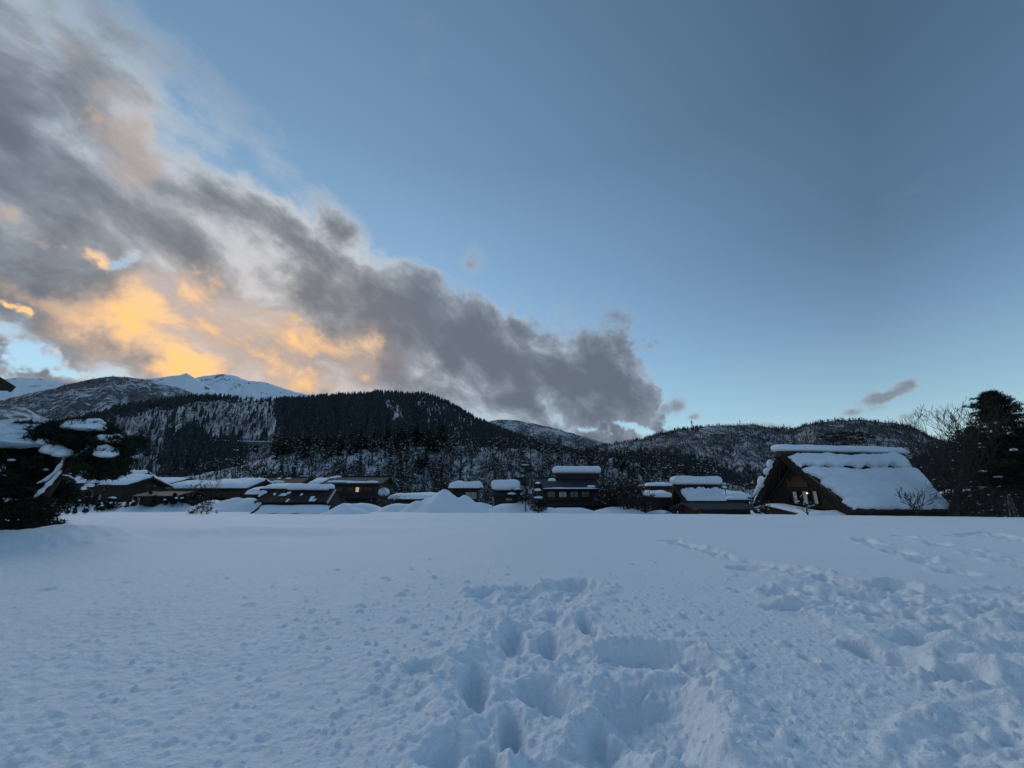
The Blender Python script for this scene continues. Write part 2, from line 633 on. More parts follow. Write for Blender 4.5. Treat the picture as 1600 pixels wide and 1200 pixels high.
M['lamp'] = mat_emit('lamp', (1.0, .86, .62), 2.0)
M['lit_window'] = mat_emit('lit_window', (1.0, .62, .30), .35)

m, G, p = material('field_snow')
co = coords(G, 'Object')
n, _ = G.noise(co, .35, 4, .6)
G.put(p.inputs['Base Color'], G.mix(n, (.80, .875, .94), (.84, .91, .96)))
p.inputs['Roughness'].default_value = .7
p.inputs['Specular IOR Level'].default_value = .25
f1, _ = G.noise(co, 46, 4, .6)
f2, _ = G.noise(G.v('MULTIPLY', co, (1, 1, 1)), 13, 5, .62)
bump(G, p, G.m('ADD', G.m('MULTIPLY', f1, .45), f2), .8, .03)
M['field_snow'] = m


def mat_hill(name, snow_c, brush1, brush2, scale, cover, stretch=(1, 1, .35), patch=.004, contrast=.22, patchw=.5):
    """snow with dark brush: fine dark flecks whose density varies in patches"""
    m, G, p = material(name)
    co = coords(G, 'Object')
    f, _ = G.noise(G.v('MULTIPLY', co, stretch), scale, 5, .7)
    b, _ = G.noise(co, patch, 5, .6)
    k = G.m('ADD', f, G.m('MULTIPLY', G.m('SUBTRACT', b, .5), patchw))
    mask = G.maprange(k, .5 - cover - contrast, .5 - cover + contrast)
    br = G.mix(b, brush1, brush2)
    G.put(p.inputs['Base Color'], G.mix(mask, snow_c, br))
    p.inputs['Roughness'].default_value = .9
    p.inputs['Specular IOR Level'].default_value = .1
    return m

# ------------------------------------------------------------------ the snow field and the valley floor
EDGE = [gnd(*q) for q in [(-260, 800), (90, 799), (350, 797), (500, 799.5), (700, 801), (1000, 803), (1300, 804.5), (1600, 808), (1860, 812)]]
EDGE_AZ = [math.atan2(a, b) for a, b in EDGE]
EDGE_R = [math.hypot(a, b) for a, b in EDGE]


BANKS = []
for (px, py, Y, hw_) in [(555, 786, 54, 62), (640, 786, 53, 60), (740, 785, 56, 50), (800, 786.5, 55, 48), (850, 793, 53, 40), (890, 793.5, 52.5, 60), (965, 792.5, 52, 55), (1030, 797, 54, 30),
                         (110, 785, 51, 40), (165, 783, 53, 55), (205, 783, 51.5, 50), (270, 784.5, 51, 44), (340, 782, 51, 45), (392, 778, 50, 26), (70, 792, 50, 40), (1290, 797, 41.5, 70), (1140, 796, 50, 30)]:
    p_ = at(px, py, Y)
    BANKS.append((p_.x, p_.y, hw_ / FPX * Y, 2.6, p_.z))


def ground_base(x, y):
    """large shape of the ground: flat field, the step at its far side, banks of cleared snow before the houses"""
    r, a = np.hypot(x, y), np.arctan2(x, y)
    re = np.interp(a, EDGE_AZ, EDGE_R)
    re = re + 1.6 * fbm(a * 16, a * 0 + 3.3, 4, 61)
    re = re + np.where(np.abs(a) > 1.2, (np.abs(a) - 1.2) * 30, 0)
    d = r - re
    left = sstep(math.radians(-22), math.radians(-34), a)
    low = -1.25 + 0.95 * left
    z = low * sstep(-.5, 5, d) + 0.10 * fbm(x / 9, y / 9, 3, 3) * sstep(-22, -2, -np.abs(d + 14)) * 1.0
    banks = np.maximum(0, fbm(x / 7, y / 5, 3, 21) + .30) * .9
    mid = sstep(math.radians(-60), math.radians(-20), a) * sstep(math.radians(22), math.radians(14), a)
    z = z + banks * mid * sstep(4, 9, d) * sstep(26, 15, d) * (1 - .35 * left)
    for (bx, by, sx_, sy_, top) in BANKS:
        k = np.exp(-(np.abs((x - bx) / sx_) ** 2.6)) * np.exp(-(np.abs((y - by) / sy_) ** 2.2))
        z = np.maximum(z, -1.3 + (top + 1.3) * k * (1 + .10 * fbm(x / 2.2, y / 2.2, 3, 44)))
    z = z + left * .55 * np.maximum(0, fbm(x / 4.5, y / 4.5, 4, 33) + .3) * sstep(2, 7, d) * sstep(40, 24, d)
    return z


def gz(x, y):
    return float(ground_base(np.array([x], float), np.array([y], float))[0])


def pxpoly(P):
    return [gnd(*q) for q in P]


def build_field():
    a = np.concatenate([np.linspace(-math.pi, -1.19, 40, endpoint=False), np.linspace(-1.19, 1.19, 840), np.linspace(1.19, math.pi, 41)[1:]])
    r = [0.85]
    while r[-1] < 11:
        r.append(r[-1] * 1.0050)
    while r[-1] < 60:
        r.append(r[-1] * 1.0105)
    while r[-1] < 300:
        r.append(r[-1] * 1.04)
    r = np.array(r)
    A, R = np.meshgrid(a, r)
    X, Y = R * np.sin(A), R * np.cos(A)
    Z = ground_base(X, Y)
    near = R < 46
    x, y = X[near], Y[near]
    px, py = proj(np.stack([x, y, np.zeros_like(x)], 1))
    h = 0.035 * fbm(x * .45, y * .45, 3, 1) + .006 * fbm(x * 2.2, y * 1.5, 3, 2)
    # wind-pitted crust to the left and in front
    rough = sstep(930, 560, px + (py - 950) * .0) * sstep(842, 905, py)
    rough = np.maximum(rough, sstep(960, 1060, py) * .75)
    rough *= .55 + .45 * sstep(-.3, .3, fbm(x * .8, y * .8, 2, 9))
    w = worley(x * 7.5 + .5 * fbm(x * 6, y * 6, 2, 5), y * 7.5, 3)
    rough = rough * .78
    h += rough * (.010 * sstep(.15, .6, w) + .012 * fbm(x * 5, y * 5, 3, 7) + .016 * fbm(x * 16, y * 16, 3, 8))
    w2 = worley(x * 15, y * 15, 13)
    pick = hash2(np.floor(x * 2.5), np.floor(y * 2.5), 4)
    h += np.where(pick > .45, 1, .1) * rough * .012 * sstep(.42, .1, w2)
    # clods thrown out of the tracks
    for (s, dens_, hh, seed) in ((3.2, .86, .040, 31), (7.0, .74, .026, 41), (13.0, .62, .017, 47)):
        ix, iy = np.floor(x * s), np.floor(y * s)
        cx, cy = ix + .3 + .4 * hash2(ix, iy, seed), iy + .3 + .4 * hash2(ix, iy, seed + 1)
        on = hash2(ix, iy, seed + 2)
        rad = .10 + .20 * hash2(ix, iy, seed + 3)
        d = np.hypot(x * s - cx, y * s - cy) / rad
        reg = np.exp(-((px - 850) / 260) ** 2) * sstep(870, 960, py) + np.exp(-((px - 1380) / 260) ** 2) * sstep(880, 960, py) + .25 * sstep(840, 960, py)
        h += hh * np.sqrt(np.maximum(0, 1 - d * d)) * (on > 1 - (1 - dens_) * np.clip(reg, 0, 1) * 1.3)

    wob = .14 * fbm(x * 2.6, y * 2.6, 3, 51) + .06 * fbm(x * 9, y * 9, 2, 52)

    # broken snow: a lowered, lumpy band
    def broken(poly, depth, lump, soft=.35, scale=3.2, seed=60):
        nonlocal h
        P = pxpoly(poly)
        sd_ = poly_dist(x, y, P) + wob * 1.4
        k = sstep(-.06, soft, sd_)
        w_ = worley(x * scale + fbm(x * 4, y * 4, 2, seed) * .6, y * scale, seed)
        w3 = worley(x * scale * 2.7, y * scale * 2.7, seed + 3)
        h = h - k * depth + k * (lump * (1 - np.clip(w_, 0, 1)) ** 1.3 * 1.5 + lump * .45 * (1 - np.clip(w3, 0, 1)) + lump * .6 * fbm(x * 3, y * 3, 4, seed + 7) + lump * .22 * fbm(x * 18, y * 18, 3, seed + 9))
        rim = np.exp(-((sd_ + .03) / .14) ** 2)
        h = h + rim * (.035 + .05 * np.maximum(0, fbm(x * 3, y * 3, 3, seed + 2)))

    broken([(742, 932), (880, 912), (945, 915), (925, 950), (905, 975), (950, 1005), (1090, 1010), (1120, 1060), (1150, 1130), (1160, 1240),
            (700, 1240), (700, 1110), (655, 1065), (730, 1010), (770, 970)], .13, .060, .45, 2.2, 60)
    broken([(1205, 925), (1262, 893), (1330, 905), (1450, 922), (1620, 922), (1900, 960), (1900, 1300), (1760, 1160), (1540, 1085), (1420, 1020), (1330, 985), (1270, 955)],
           .09, .075, .6, 2.8, 80)

    def pit(cx, cy, ax, ay, depth, lean=0.0, sharp=.35, rim=.03):
        """leg hole seen at pixel (cx,cy), half size ax, ay pixels"""
        nonlocal h
        depth = depth * .62
        gx, gy = gnd(cx, cy)
        hx = abs(gnd(cx + ax, cy)[0] - gx)
        hy = max(abs(gnd(cx, cy + ay)[1] - gy), .10)
        sel = (np.abs(x - gx) < hx * 3 + .4) & (np.abs(y - gy) < hy * 3 + .4)
        u, v_ = (x[sel] - gx) / hx, (y[sel] - gy) / hy
        u = u - lean * v_
        d = np.sqrt(u * u + v_ * v_) + wob[sel] * 1.7 + .05 * fbm(x[sel] * 22, y[sel] * 22, 2, 73)
        h[sel] = h[sel] - depth * sstep(1.05, sharp, d) + rim * np.exp(-((d - 1.22) / .22) ** 2) * (.5 + fbm(x[sel] * 5, y[sel] * 5, 2, 71))

    for q in [(742, 1065, 27, 46, .34, -.2), (800, 992, 24, 24, .34, 0), (858, 1003, 28, 24, .36, 0), (918, 982, 16, 18, .28, 0),
              (660, 1045, 34, 16, .12, 0), (852, 1072, 48, 36, .34, -.4), (800, 1130, 24, 44, .38, 0), (1000, 1022, 76, 15, .24, 0),
              (1095, 1042, 30, 22, .20, 0), (1020, 1110, 96, 74, .26, .2), (940, 1150, 40, 50, .22, 0), (755, 930, 26, 11, .22, 0), (815, 924, 40, 9, .20, 0),
              (905, 915, 46, 11, .28, 0), (870, 960, 30, 10, .12, 0), (690, 1180, 40, 40, .2, 0), (760, 1190, 30, 40, .25, 0), (870, 1190, 60, 30, .12, 0), (1080, 1180, 50, 50, .2, 0),
              (1215, 925, 30, 9, .2, .5), (1240, 948, 44, 9, .22, .4), (1345, 1015, 26, 14, .34, .3), (1395, 1035, 34, 18, .36, -.3), (1165, 890, 28, 4, .18, 0),
              (1450, 1010, 60, 18, .2, .2), (1500, 1065, 60, 16, .16, .5), (1265, 1035, 12, 10, .10, 0), (1290, 930, 30, 9, .16, 0), (1400, 960, 50, 12, .20, 0), (1500, 985, 50, 16, .22, 0),
              (1560, 950, 60, 12, .2, 0), (1350, 935, 34, 9, .16, 0)]:
        pit(*q)

    # single tracks across the field
    def track(P, width, depth, seed):
        nonlocal h
        G_ = [np.array(gnd(*q)) for q in P]
        best = np.full(x.shape, 9e9)
        along_ = np.zeros(x.shape)
        s0 = 0
        for p0, p1 in zip(G_[:-1], G_[1:]):
            e = p1 - p0
            L = np.linalg.norm(e)
            t = np.clip(((x - p0[0]) * e[0] + (y - p0[1]) * e[1]) / (L * L), 0, 1)
            off = (.30 * fbm(x * .55, y * .55, 3, seed + 5) + .12 * fbm(x * 1.8, y * 1.8, 2, seed + 6))
            dd = np.hypot(x - p0[0] - t * e[0] + off, y - p0[1] - t * e[1] + off)
            upd = dd < best
            best[upd] = dd[upd]
            along_[upd] = s0 + t[upd] * L
            s0 += L
        k = sstep(width * 1.3, width * .6, best + wob * .5)
        step = .5 + .5 * np.sin(along_ * 2 * np.pi / .75 + 2 * fbm(x, y, 2, seed))
        h = h - k * depth * (.25 + .75 * step) * sstep(-.35, .15, fbm(x * .7, y * .7, 2, seed + 4)) + k * .10 * fbm(x * 4.5, y * 4.5, 3, seed + 1)
        h = h + np.exp(-((best + wob * .4 - width * 1.35) / (width * .35)) ** 2) * (.01 + .13 * np.maximum(0, fbm(x * 2.5, y * 2.5, 3, seed + 2)))

    track([(1040, 845), (1075, 853), (1130, 867), (1180, 882), (1230, 893), (1300, 905), (1400, 915)], .30, .22, 101)
    track([(1345, 842), (1372, 854), (1420, 868), (1500, 893)], .28, .2, 111)
    track([(1405, 837), (1460, 850), (1530, 866), (1600, 884), (1720, 915)], .28, .2, 121)
    track([(1495, 838), (1545, 832), (1610, 848), (1700, 862)], .35, .2, 131)
    track([(595, 836), (640, 833), (690, 832)], .3, .06, 141)
    track([(1480, 1180), (1540, 1130), (1600, 1110)], .2, .1, 151)
    # drift under the pine on the left and a soft swale beyond it
    for (cx, cy, ax, ay, hh) in [(60, 850, 120, 14, .42), (20, 838, 110, 10, .30), (150, 842, 60, 8, .10), (1560, 1050, 90, 40, .10)]:
        gx, gy = gnd(cx, cy)
        sx_, sy_ = abs(gnd(cx + ax, cy)[0] - gx), abs(gnd(cx, cy - ay)[1] - gy)
        d = np.sqrt(((x - gx) / sx_) ** 2 + ((y - gy) / sy_) ** 2) + wob * .5
        h += hh * sstep(1.15, .35, d) * (1 + .25 * fbm(x * 1.5, y * 1.5, 3, 161))
    for (cx, cy, ax, ay, hh) in [(430, 831, 250, 8, -.34), (600, 816, 200, 5, -.14), (1180, 825, 240, 6, -.12), (1000, 880, 120, 30, -.05)]:
        gx, gy = gnd(cx, cy)
        sx_, sy_ = abs(gnd(cx + ax, cy)[0] - gx), abs(gnd(cx, cy - ay)[1] - gy)
        d = np.sqrt(((x - gx) / sx_) ** 2 + ((y - gy) / sy_) ** 2) + wob * .5
        h += hh * sstep(1.2, .3, d)
    fade = sstep(46, 40, np.hypot(x, y))
    Z[near] += h * fade
    nr, na = X.shape
    V = np.stack([X, Y, Z], -1).reshape(-1, 3)
    idx = np.arange(nr * na).reshape(nr, na)
    nxt = np.roll(idx, -1, axis=1)
    keep = np.arange(na - 1)                      # the last column coincides with the first
    F = np.stack([idx[:-1][:, keep], nxt[:-1][:, keep], nxt[1:][:, keep], idx[1:][:, keep]], -1).reshape(-1, 4)
    me = fast_mesh('snow_field', V, F[:, ::-1], M['field_snow'])
    tag(link('snow_field', me), kind='structure')
    # packed snow under the photographer
    mb = MB()
    k = np.arange(48) / 48 * 2 * np.pi
    ring = np.stack([np.sin(k) * .9, np.cos(k) * .9, np.full(48, -.05)], 1)
    mb.add(np.concatenate([ring, [[0, 0, -.25]]]), [(i, (i + 1) % 48, 48) for i in range(48)])
    tag(mb.build('packed_snow', M['field_snow'], smooth=True), kind='structure')


build_field()

mb = MB()
mb.add([(-14000, -14000, -3.5), (14000, -14000, -3.5), (14000, 14000, -3.5), (-14000, 14000, -3.5)], [(0, 1, 2, 3)])
tag(mb.build('valley_ground', M['snow']), kind='structure')


# ------------------------------------------------------------------ hills
class Hill:
    def __init__(self, name, prof, R0, R1, mat, tree=0.0, na=260, nt_=60, az_pad=25, rough=.06, gully=.10, gscale=8.0, back=.6, curve=1.15, seed=0, z0=-9.0, shoulder=1.0):
        ae_ = [azel(*q) for q in prof]
        a_ = [p[0] for p in ae_]
        e_ = [p[1] for p in ae_]
        self.az = np.radians(np.linspace(a_[0] - az_pad, a_[-1] + az_pad, na))
        el_ = np.interp(np.degrees(self.az), [a_[0] - az_pad] + a_ + [a_[-1] + az_pad], [e_[0] * .5] + e_ + [e_[-1] * .5])
        el_ += rough * fbm(np.degrees(self.az) * 1.7, np.zeros(na) + seed, 5, seed + 3)
        self.el = np.radians(el_)
        t1 = np.linspace(0, 1, nt_)
        t2 = np.linspace(1, 1.7, max(10, nt_ // 5))[1:]
        self.t = np.concatenate([t1, t2])
        A, T = np.meshgrid(self.az, self.t)
        R = R0 + (R1 - R0) * T
        zr = np.tan(self.el)[None] * R1 - tree
        s = np.where(T <= 1, T ** curve, 1 - (T - 1) * back)
        gx_, gy_ = np.degrees(A) * gscale * .035, T * 1.6
        gul = (np.abs(fbm(gx_ + .5 * gy_, gy_, 4, seed + 11)) - .25) * gully * .55 * np.clip(T * (1.0 - T) * 4, -.6, 1)
        Z = z0 + (zr - z0) * (s + gul)
        lim = np.tan(self.el)[None] * R - tree * np.clip(R / R1, .5, 1)
        Z = np.where(T < .995, np.minimum(Z, lim - (1 - T) * .01 * R), Z) + CAMZ
        self.R, self.Z, self.A = R, Z, A
        V = np.stack([R * np.sin(A), R * np.cos(A), Z], -1)
        self.V = V
        nt2 = len(self.t)
        idx = np.arange(nt2 * na).reshape(nt2, na)
        F = np.stack([idx[:-1, :-1], idx[:-1, 1:], idx[1:, 1:], idx[1:, :-1]], -1).reshape(-1, 4)
        self.obj = link(name, fast_mesh(name, V.reshape(-1, 3), F[:, ::-1] if False else F, mat))
        tag(self.obj, kind='structure')
        self.nt1 = nt_

    def sample(self, n, tmin=0.0, tmax=1.05, azr=None, power=1.0, rg=rng):
        az = np.degrees(self.az)
        lo, hi = (az[0], az[-1]) if azr is None else azr
        a = rg.uniform(lo, hi, n)
        t = tmin + (tmax - tmin) * rg.uniform(0, 1, n) ** power
        return self.point(np.radians(a), t)

    def point(self, a, t):
        fi = np.interp(t, self.t, np.arange(len(self.t)))
        fj = np.interp(a, self.az, np.arange(len(self.az)))
        i0 = np.clip(fi.astype(int), 0, len(self.t) - 2)
        j0 = np.clip(fj.astype(int), 0, len(self.az) - 2)
        u, w = (fi - i0)[:, None], (fj - j0)[:, None]
        V = self.V
        return (V[i0, j0] * (1 - u) + V[i0 + 1, j0] * u) * (1 - w) + (V[i0, j0 + 1] * (1 - u) + V[i0 + 1, j0 + 1] * u) * w

    def hit(self, px, py):
        a, e = azel(px, py)
        t = np.linspace(0, 1, 400)
        P = self.point(np.full(400, math.radians(a)), t)
        el_ = np.degrees(np.arctan2(P[:, 2] - CAMZ, np.hypot(P[:, 0], P[:, 1])))
        k = int(np.argmax(el_ >= e)) if (el_ >= e).any() else 399
        return Vector(P[k])


SNOWC = (.78, .84, .90)
mh = {
    'peak': mat_hill('alpine_snow', SNOWC, (.10, .095, .09), (.16, .15, .14), .012, -.13, (1, .6, .6), .0016, .05, .5),
    'left': mat_hill('left_ridge_snow', (.62, .64, .68), (.085, .086, .09), (.13, .13, .132), .05, .05, (1, .7, .7), .006, .10, .8),
    'mid': mat_hill('middle_ridge_snow', (.66, .69, .735), (.055, .058, .062), (.10, .102, .105), .10, .0, (1, .16, .2), .007, .17, .7),
    'right': mat_hill('right_ridge_snow', (.62, .65, .69), (.060, .062, .066), (.105, .107, .110), .085, .08, (1, .2, .25), .006, .17, .7),
    'foot': mat_hill('foothill_snow', (.66, .69, .74), (.04, .04, .038), (.08, .075, .07), .25, .03, (1, .25, .3), .02, .16, .7),
    'bluff': mat_hill('bluff_snow', (.74, .77, .82), (.05, .046, .042), (.10, .09, .08), .5, -.06, (1, .4, .4), .04, .12, .6),
}
peak_far = Hill('far_snow_peaks', [(-300, 620), (-100, 600), (0, 592), (30, 590), (60, 591), (100, 597), (150, 604), (220, 600), (300, 592), (320, 587), (345, 584), (368, 587), (385, 594), (410, 597), (430, 602), (460, 612), (520, 625), (700, 660)],
                3800, 6500, mh['peak'], 0, 300, 50, rough=.10, gully=.28, gscale=22, seed=3)
peak_near = Hill('pointed_snow_peak', [(150, 640), (205, 600), (235, 592), (265, 588), (282, 586), (291, 582.5), (300, 588), (318, 598), (335, 610), (360, 625), (420, 650)], 3000, 4600, mh['peak'], 0, 160, 50, az_pad=8, rough=.06, gully=.30, gscale=26, seed=5)
far_mid = Hill('far_valley_mountain', [(600, 700), (720, 668), (780, 655), (800, 656), (830, 661), (860, 667), (885, 675), (915, 682), (945, 692), (1000, 710), (1100, 740)], 2600, 4200, mh['left'], 0, 160, 50, az_pad=6, rough=.10, gully=.3, gscale=26, seed=8)
left_ridge = Hill('left_wooded_ridge', [(-400, 650), (-150, 638), (0, 624), (50, 613), (100, 601), (150, 590), (180, 587), (220, 590), (250, 596), (300, 612), (360, 630), (460, 660)], 1500, 2600, mh['left'], 4, 240, 60, az_pad=12, rough=.12, gully=.24, gscale=22, seed=11)
spur = Hill('left_valley_spur', [(-300, 640), (-100, 628), (0, 628), (30, 631), (55, 643), (80, 652), (115, 657), (160, 672), (260, 700)], 900, 1500, mh['left'], 4, 140, 40, az_pad=8, rough=.2, gully=.2, gscale=20, seed=14)
right_ridge = Hill('right_wooded_ridge', [(800, 740), (900, 706), (940, 692), (1000, 684), (1030, 674), (1060, 667), (1120, 662), (1180, 660), (1215, 666), (1240, 667), (1260, 659), (1300, 653), (1345, 652), (1395, 657), (1430, 666), (1460, 680), (1490, 692), (1540, 702), (1700, 700), (1900, 690)],
                   700, 1500, mh['right'], 7, 320, 80, az_pad=20, rough=.14, gully=.22, gscale=20, seed=17)
east_hill = Hill('eastern_hill', [(1380, 735), (1440, 705), (1490, 683), (1540, 677), (1600, 674), (1700, 660), (1900, 640)], 350, 700, mh['foot'], 8, 140, 40, az_pad=20, rough=.2, gully=.15, gscale=16, seed=19)
mid_ridge = Hill('middle_forest_ridge', [(-250, 690), (-60, 680), (60, 668), (100, 658), (150, 642), (200, 629), (260, 620), (320, 614), (375, 618), (430, 620), (480, 618), (520, 614), (560, 613), (592, 608), (640, 613), (655, 611), (682, 617), (705, 628), (740, 648), (770, 662), (800, 673), (850, 691), (900, 701), (960, 708), (1050, 725), (1160, 752), (1280, 770)],
                 330, 1150, mh['mid'], 10, 420, 110, az_pad=16, rough=.12, gully=.20, gscale=18, seed=23, curve=1.0)
foothill = Hill('valley_foothill', [(860, 735), (930, 712), (1000, 700), (1060, 706), (1110, 722), (1150, 740), (1190, 752), (1260, 768), (1340, 776)], 220, 480, mh['foot'], 9, 160, 40, az_pad=8, rough=.2, gully=.15, gscale=14, seed=27)
bluff = Hill('snowy_bluff', [(200, 760), (380, 728), (425, 712), (470, 708), (560, 702), (640, 699), (700, 695), (790, 700), (850, 703), (905, 711), (960, 716), (1020, 728), (1080, 742), (1150, 760), (1250, 776)], 118, 185, mh['bluff'], 0, 300, 60, az_pad=10, rough=.25, gully=.16, gscale=14, back=.12, seed=31, curve=.95, z0=-7.0)

# ------------------------------------------------------------------ woods on the hills (far masses)
def scatter(name, TV, TF, TM, P, H, W, mats, jit=.0, lean=.0, rg=rng):
    n = len(P)
    TV = np.asarray(TV, float)
    nv = len(TV)
    a = rg.uniform(0, 2 * np.pi, n)
    c, s = np.cos(a)[:, None], np.sin(a)[:, None]
    x = TV[None, :, 0] * W[:, None]
    y = TV[None, :, 1] * W[:, None]
    z = TV[None, :, 2] * H[:, None]
    J = 1 + rg.uniform(-jit, jit, (n, nv))
    X = (x * c - y * s) * J + rg.normal(0, lean, n)[:, None] * z
    Yy = (x * s + y * c) * J + rg.normal(0, lean, n)[:, None] * z
    V = np.stack([X, Yy, z], -1) + P[:, None]
    F = np.asarray(TF)[None] + (np.arange(n) * nv)[:, None, None]
    me = fast_mesh(name, V.reshape(-1, 3), F.reshape(-1, 3), mats[0], False)
    if len(mats) > 1:
        for mm in mats[1:]:
            me.materials.append(mm)
        mi = np.tile(np.asarray(TM), n)
        flip = rg.uniform(0, 1, len(mi)) < TM_FLIP
        mi = np.where(flip & (mi > 0), 1, 0)
        me.polygons.foreach_set('material_index', mi.astype(np.int32))
    return link(name, me)


TM_FLIP = .34


def tpl_conifer(sides=5, tiers=3):
    V, F = [], []
    for t in range(tiers):
        z0, z1 = .06 + t * .94 / tiers * .85, min(1.0, .06 + (t + 1.55) * .94 / tiers)
        if t == tiers - 1:
            z1 = 1.0
        r = .5 * (1 - t / tiers * .85)
        b = len(V)
        for k in range(sides):
            a = 2 * math.pi * (k + .5 * t) / sides
            V.append((r * math.cos(a), r * math.sin(a), z0 - (.04 if k % 2 else 0)))
        V.append((0, 0, z1))
        F += [(b + k, b + (k + 1) % sides, b + sides) for k in range(sides)]
    tm = [0] * len(F)
    r = random.Random(sides + tiers)
    for k in range(sides + 1):                    # small pads of snow lying on the boughs
        a, z = 2 * math.pi * k / (sides + 1) + r.random(), r.uniform(.15, .8)
        q = .52 * (1 - z) + .06
        s = .03 + .045 * r.random()
        b = len(V)
        V += [(q * math.cos(a - s * 3), q * math.sin(a - s * 3), z), (q * math.cos(a + s * 3), q * math.sin(a + s * 3), z), (q * .8 * math.cos(a), q * .8 * math.sin(a), z + s * 1.1)]
        F.append((b, b + 1, b + 2))
        tm.append(1)
    return V, F, tm


def tpl_fan(n=7, w=.035, seed=1, spread=.42):
    r = random.Random(seed)
    V, F = [], []
    V += [(-w * 1.2, 0, 0), (w * 1.2, 0, 0), (0, 0, .75)]
    F.append((0, 1, 2))
    for k in range(n):
        a = 2 * math.pi * k / n + r.uniform(-.3, .3)
        z0 = r.uniform(.18, .5)
        s = r.uniform(.5, 1) * spread
        z1 = r.uniform(.72, 1.0)
        tx, ty = -math.sin(a) * w, math.cos(a) * w
        b = len(V)
        V += [(-tx, -ty, z0), (tx, ty, z0), (s * math.cos(a), s * math.sin(a), z1)]
        F.append((b, b + 1, b + 2))
    return V, F


def px_of(P):
    return proj(P)


CON = tpl_conifer()
CON4 = tpl_conifer(4, 2)
FAN = tpl_fan(8, .035, 3)
FAN5 = tpl_fan(5, .05, 5)


def pick_by(P, polys, dens_out=.0, seed=0):
    """keep points inside the given pixel polygons with their densities"""
    px, py = px_of(P)
    jx, jy = 9 * fbm(px / 30, py / 30, 3, seed), 7 * fbm(px / 30, py / 30, 3, seed + 9)
    d = np.full(len(P), dens_out)
    for poly, w in polys:
        d = np.where(in_poly(px + jx, py + jy, poly), w, d)
    return P[rng.uniform(0, 1, len(P)) < d]


# dark cedar stands on the middle ridge
P = mid_ridge.sample(52000, .05, 1.04, azr=(-62, 34))
stands = [([(40, 640), (200, 618), (320, 608), (440, 612), (440, 626), (330, 628), (210, 645), (110, 668), (40, 684)], .50),
          ([(426, 600), (560, 600), (640, 600), (720, 625), (860, 676), (980, 700), (1100, 730), (1100, 770), (700, 740), (430, 740), (436, 690)], .66),
          ([(645, 622), (690, 636), (740, 690), (700, 700), (664, 668)], .30),
          ([(601, 632), (618, 628), (634, 660), (610, 664)], .06),
          ([(655, 614), (700, 634), (745, 668), (735, 676), (690, 650), (650, 626)], .25),
          ([(258, 690), (272, 680), (300, 669), (330, 684), (376, 700), (372, 745), (248, 745)], .60),
          ([(330, 690), (378, 694), (378, 745), (330, 745)], .6)]
P = pick_by(P, stands, .022, 5)
H = rng.uniform(9, 16, len(P))
o = scatter('cedar_forest', CON[0], CON[1], CON[2], P, H, H * rng.uniform(.36, .52, len(P)), [M['hazed_needle'], M['snow']], .22, .02)
tag(o, 'dark cedar forest covering the middle ridge behind the village', 'forest', kind='stuff')

P = mid_ridge.sample(15000, .05, 1.0, azr=(-62, 34))
px, py = px_of(P)
P = P[(px < 470) | (rng.uniform(0, 1, len(P)) < .35)]
H = rng.uniform(7, 12, len(P))
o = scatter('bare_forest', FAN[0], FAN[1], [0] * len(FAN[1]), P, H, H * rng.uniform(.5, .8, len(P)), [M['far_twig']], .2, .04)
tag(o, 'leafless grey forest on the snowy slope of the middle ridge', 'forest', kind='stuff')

P = right_ridge.sample(26000, .12, 1.03, azr=(4, 60))
P = P[rng.uniform(0, 1, len(P)) < .35 + .65 * sstep(-.25, .25, fbm(P[:, 0] / 90, P[:, 1] / 160, 3, 91))]
H = rng.uniform(6, 11, len(P))
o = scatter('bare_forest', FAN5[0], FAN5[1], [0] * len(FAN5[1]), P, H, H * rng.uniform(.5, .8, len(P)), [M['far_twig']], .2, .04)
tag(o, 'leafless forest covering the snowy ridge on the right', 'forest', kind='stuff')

P = right_ridge.sample(9000, .1, 1.03, azr=(4, 60))
P = pick_by(P, [([(890, 694), (1000, 680), (1080, 664), (1130, 660), (1130, 667), (1080, 674), (1000, 692), (890, 704)], .8),
                ([(1205, 664), (1300, 652), (1430, 664), (1430, 674), (1300, 664), (1215, 674)], .40),
                ([(1100, 704), (1150, 690), (1150, 710), (1120, 720)], .5), ([(1180, 670), (1215, 690), (1225, 715), (1195, 720)], .3),
                ([(1060, 705), (1190, 735), (1260, 770), (1060, 770)], .6)], .02, 15)
H = rng.uniform(7, 12, len(P))
o = scatter('cedar_forest', CON4[0], CON4[1], CON4[2], P, H, H * .42, [M['hazed_needle'], M['snow']], .2, .02)
tag(o, 'dark conifers along the crest of the right ridge', 'forest', kind='stuff')

P = left_ridge.sample(11000, .15, 1.02, azr=(-62, -28))
P = P[rng.uniform(0, 1, len(P)) < .25 + .75 * sstep(-.2, .3, fbm(P[:, 0] / 120, P[:, 1] / 200, 3, 95))]
H = rng.uniform(6, 11, len(P))
o = scatter('bare_forest', FAN5[0], FAN5[1], [0] * len(FAN5[1]), P, H, H * rng.uniform(.7, 1.0, len(P)), [M['far_twig']], .2, .04)
tag(o, 'leafless forest on the rounded ridge at the left', 'forest', kind='stuff')
P = spur.sample(2500, .15, 1.02, azr=(-64, -38))
P = P[rng.uniform(0, 1, len(P)) < sstep(-.1, .3, fbm(P[:, 0] / 60, P[:, 1] / 90, 3, 97))]
H = rng.uniform(6, 10, len(P))
o = scatter('bare_forest', FAN5[0], FAN5[1], [0] * len(FAN5[1]), P, H, H * .8, [M['far_twig']], .2, .04)
tag(o, 'leafless wood on the low spur at far left', 'forest', kind='stuff')

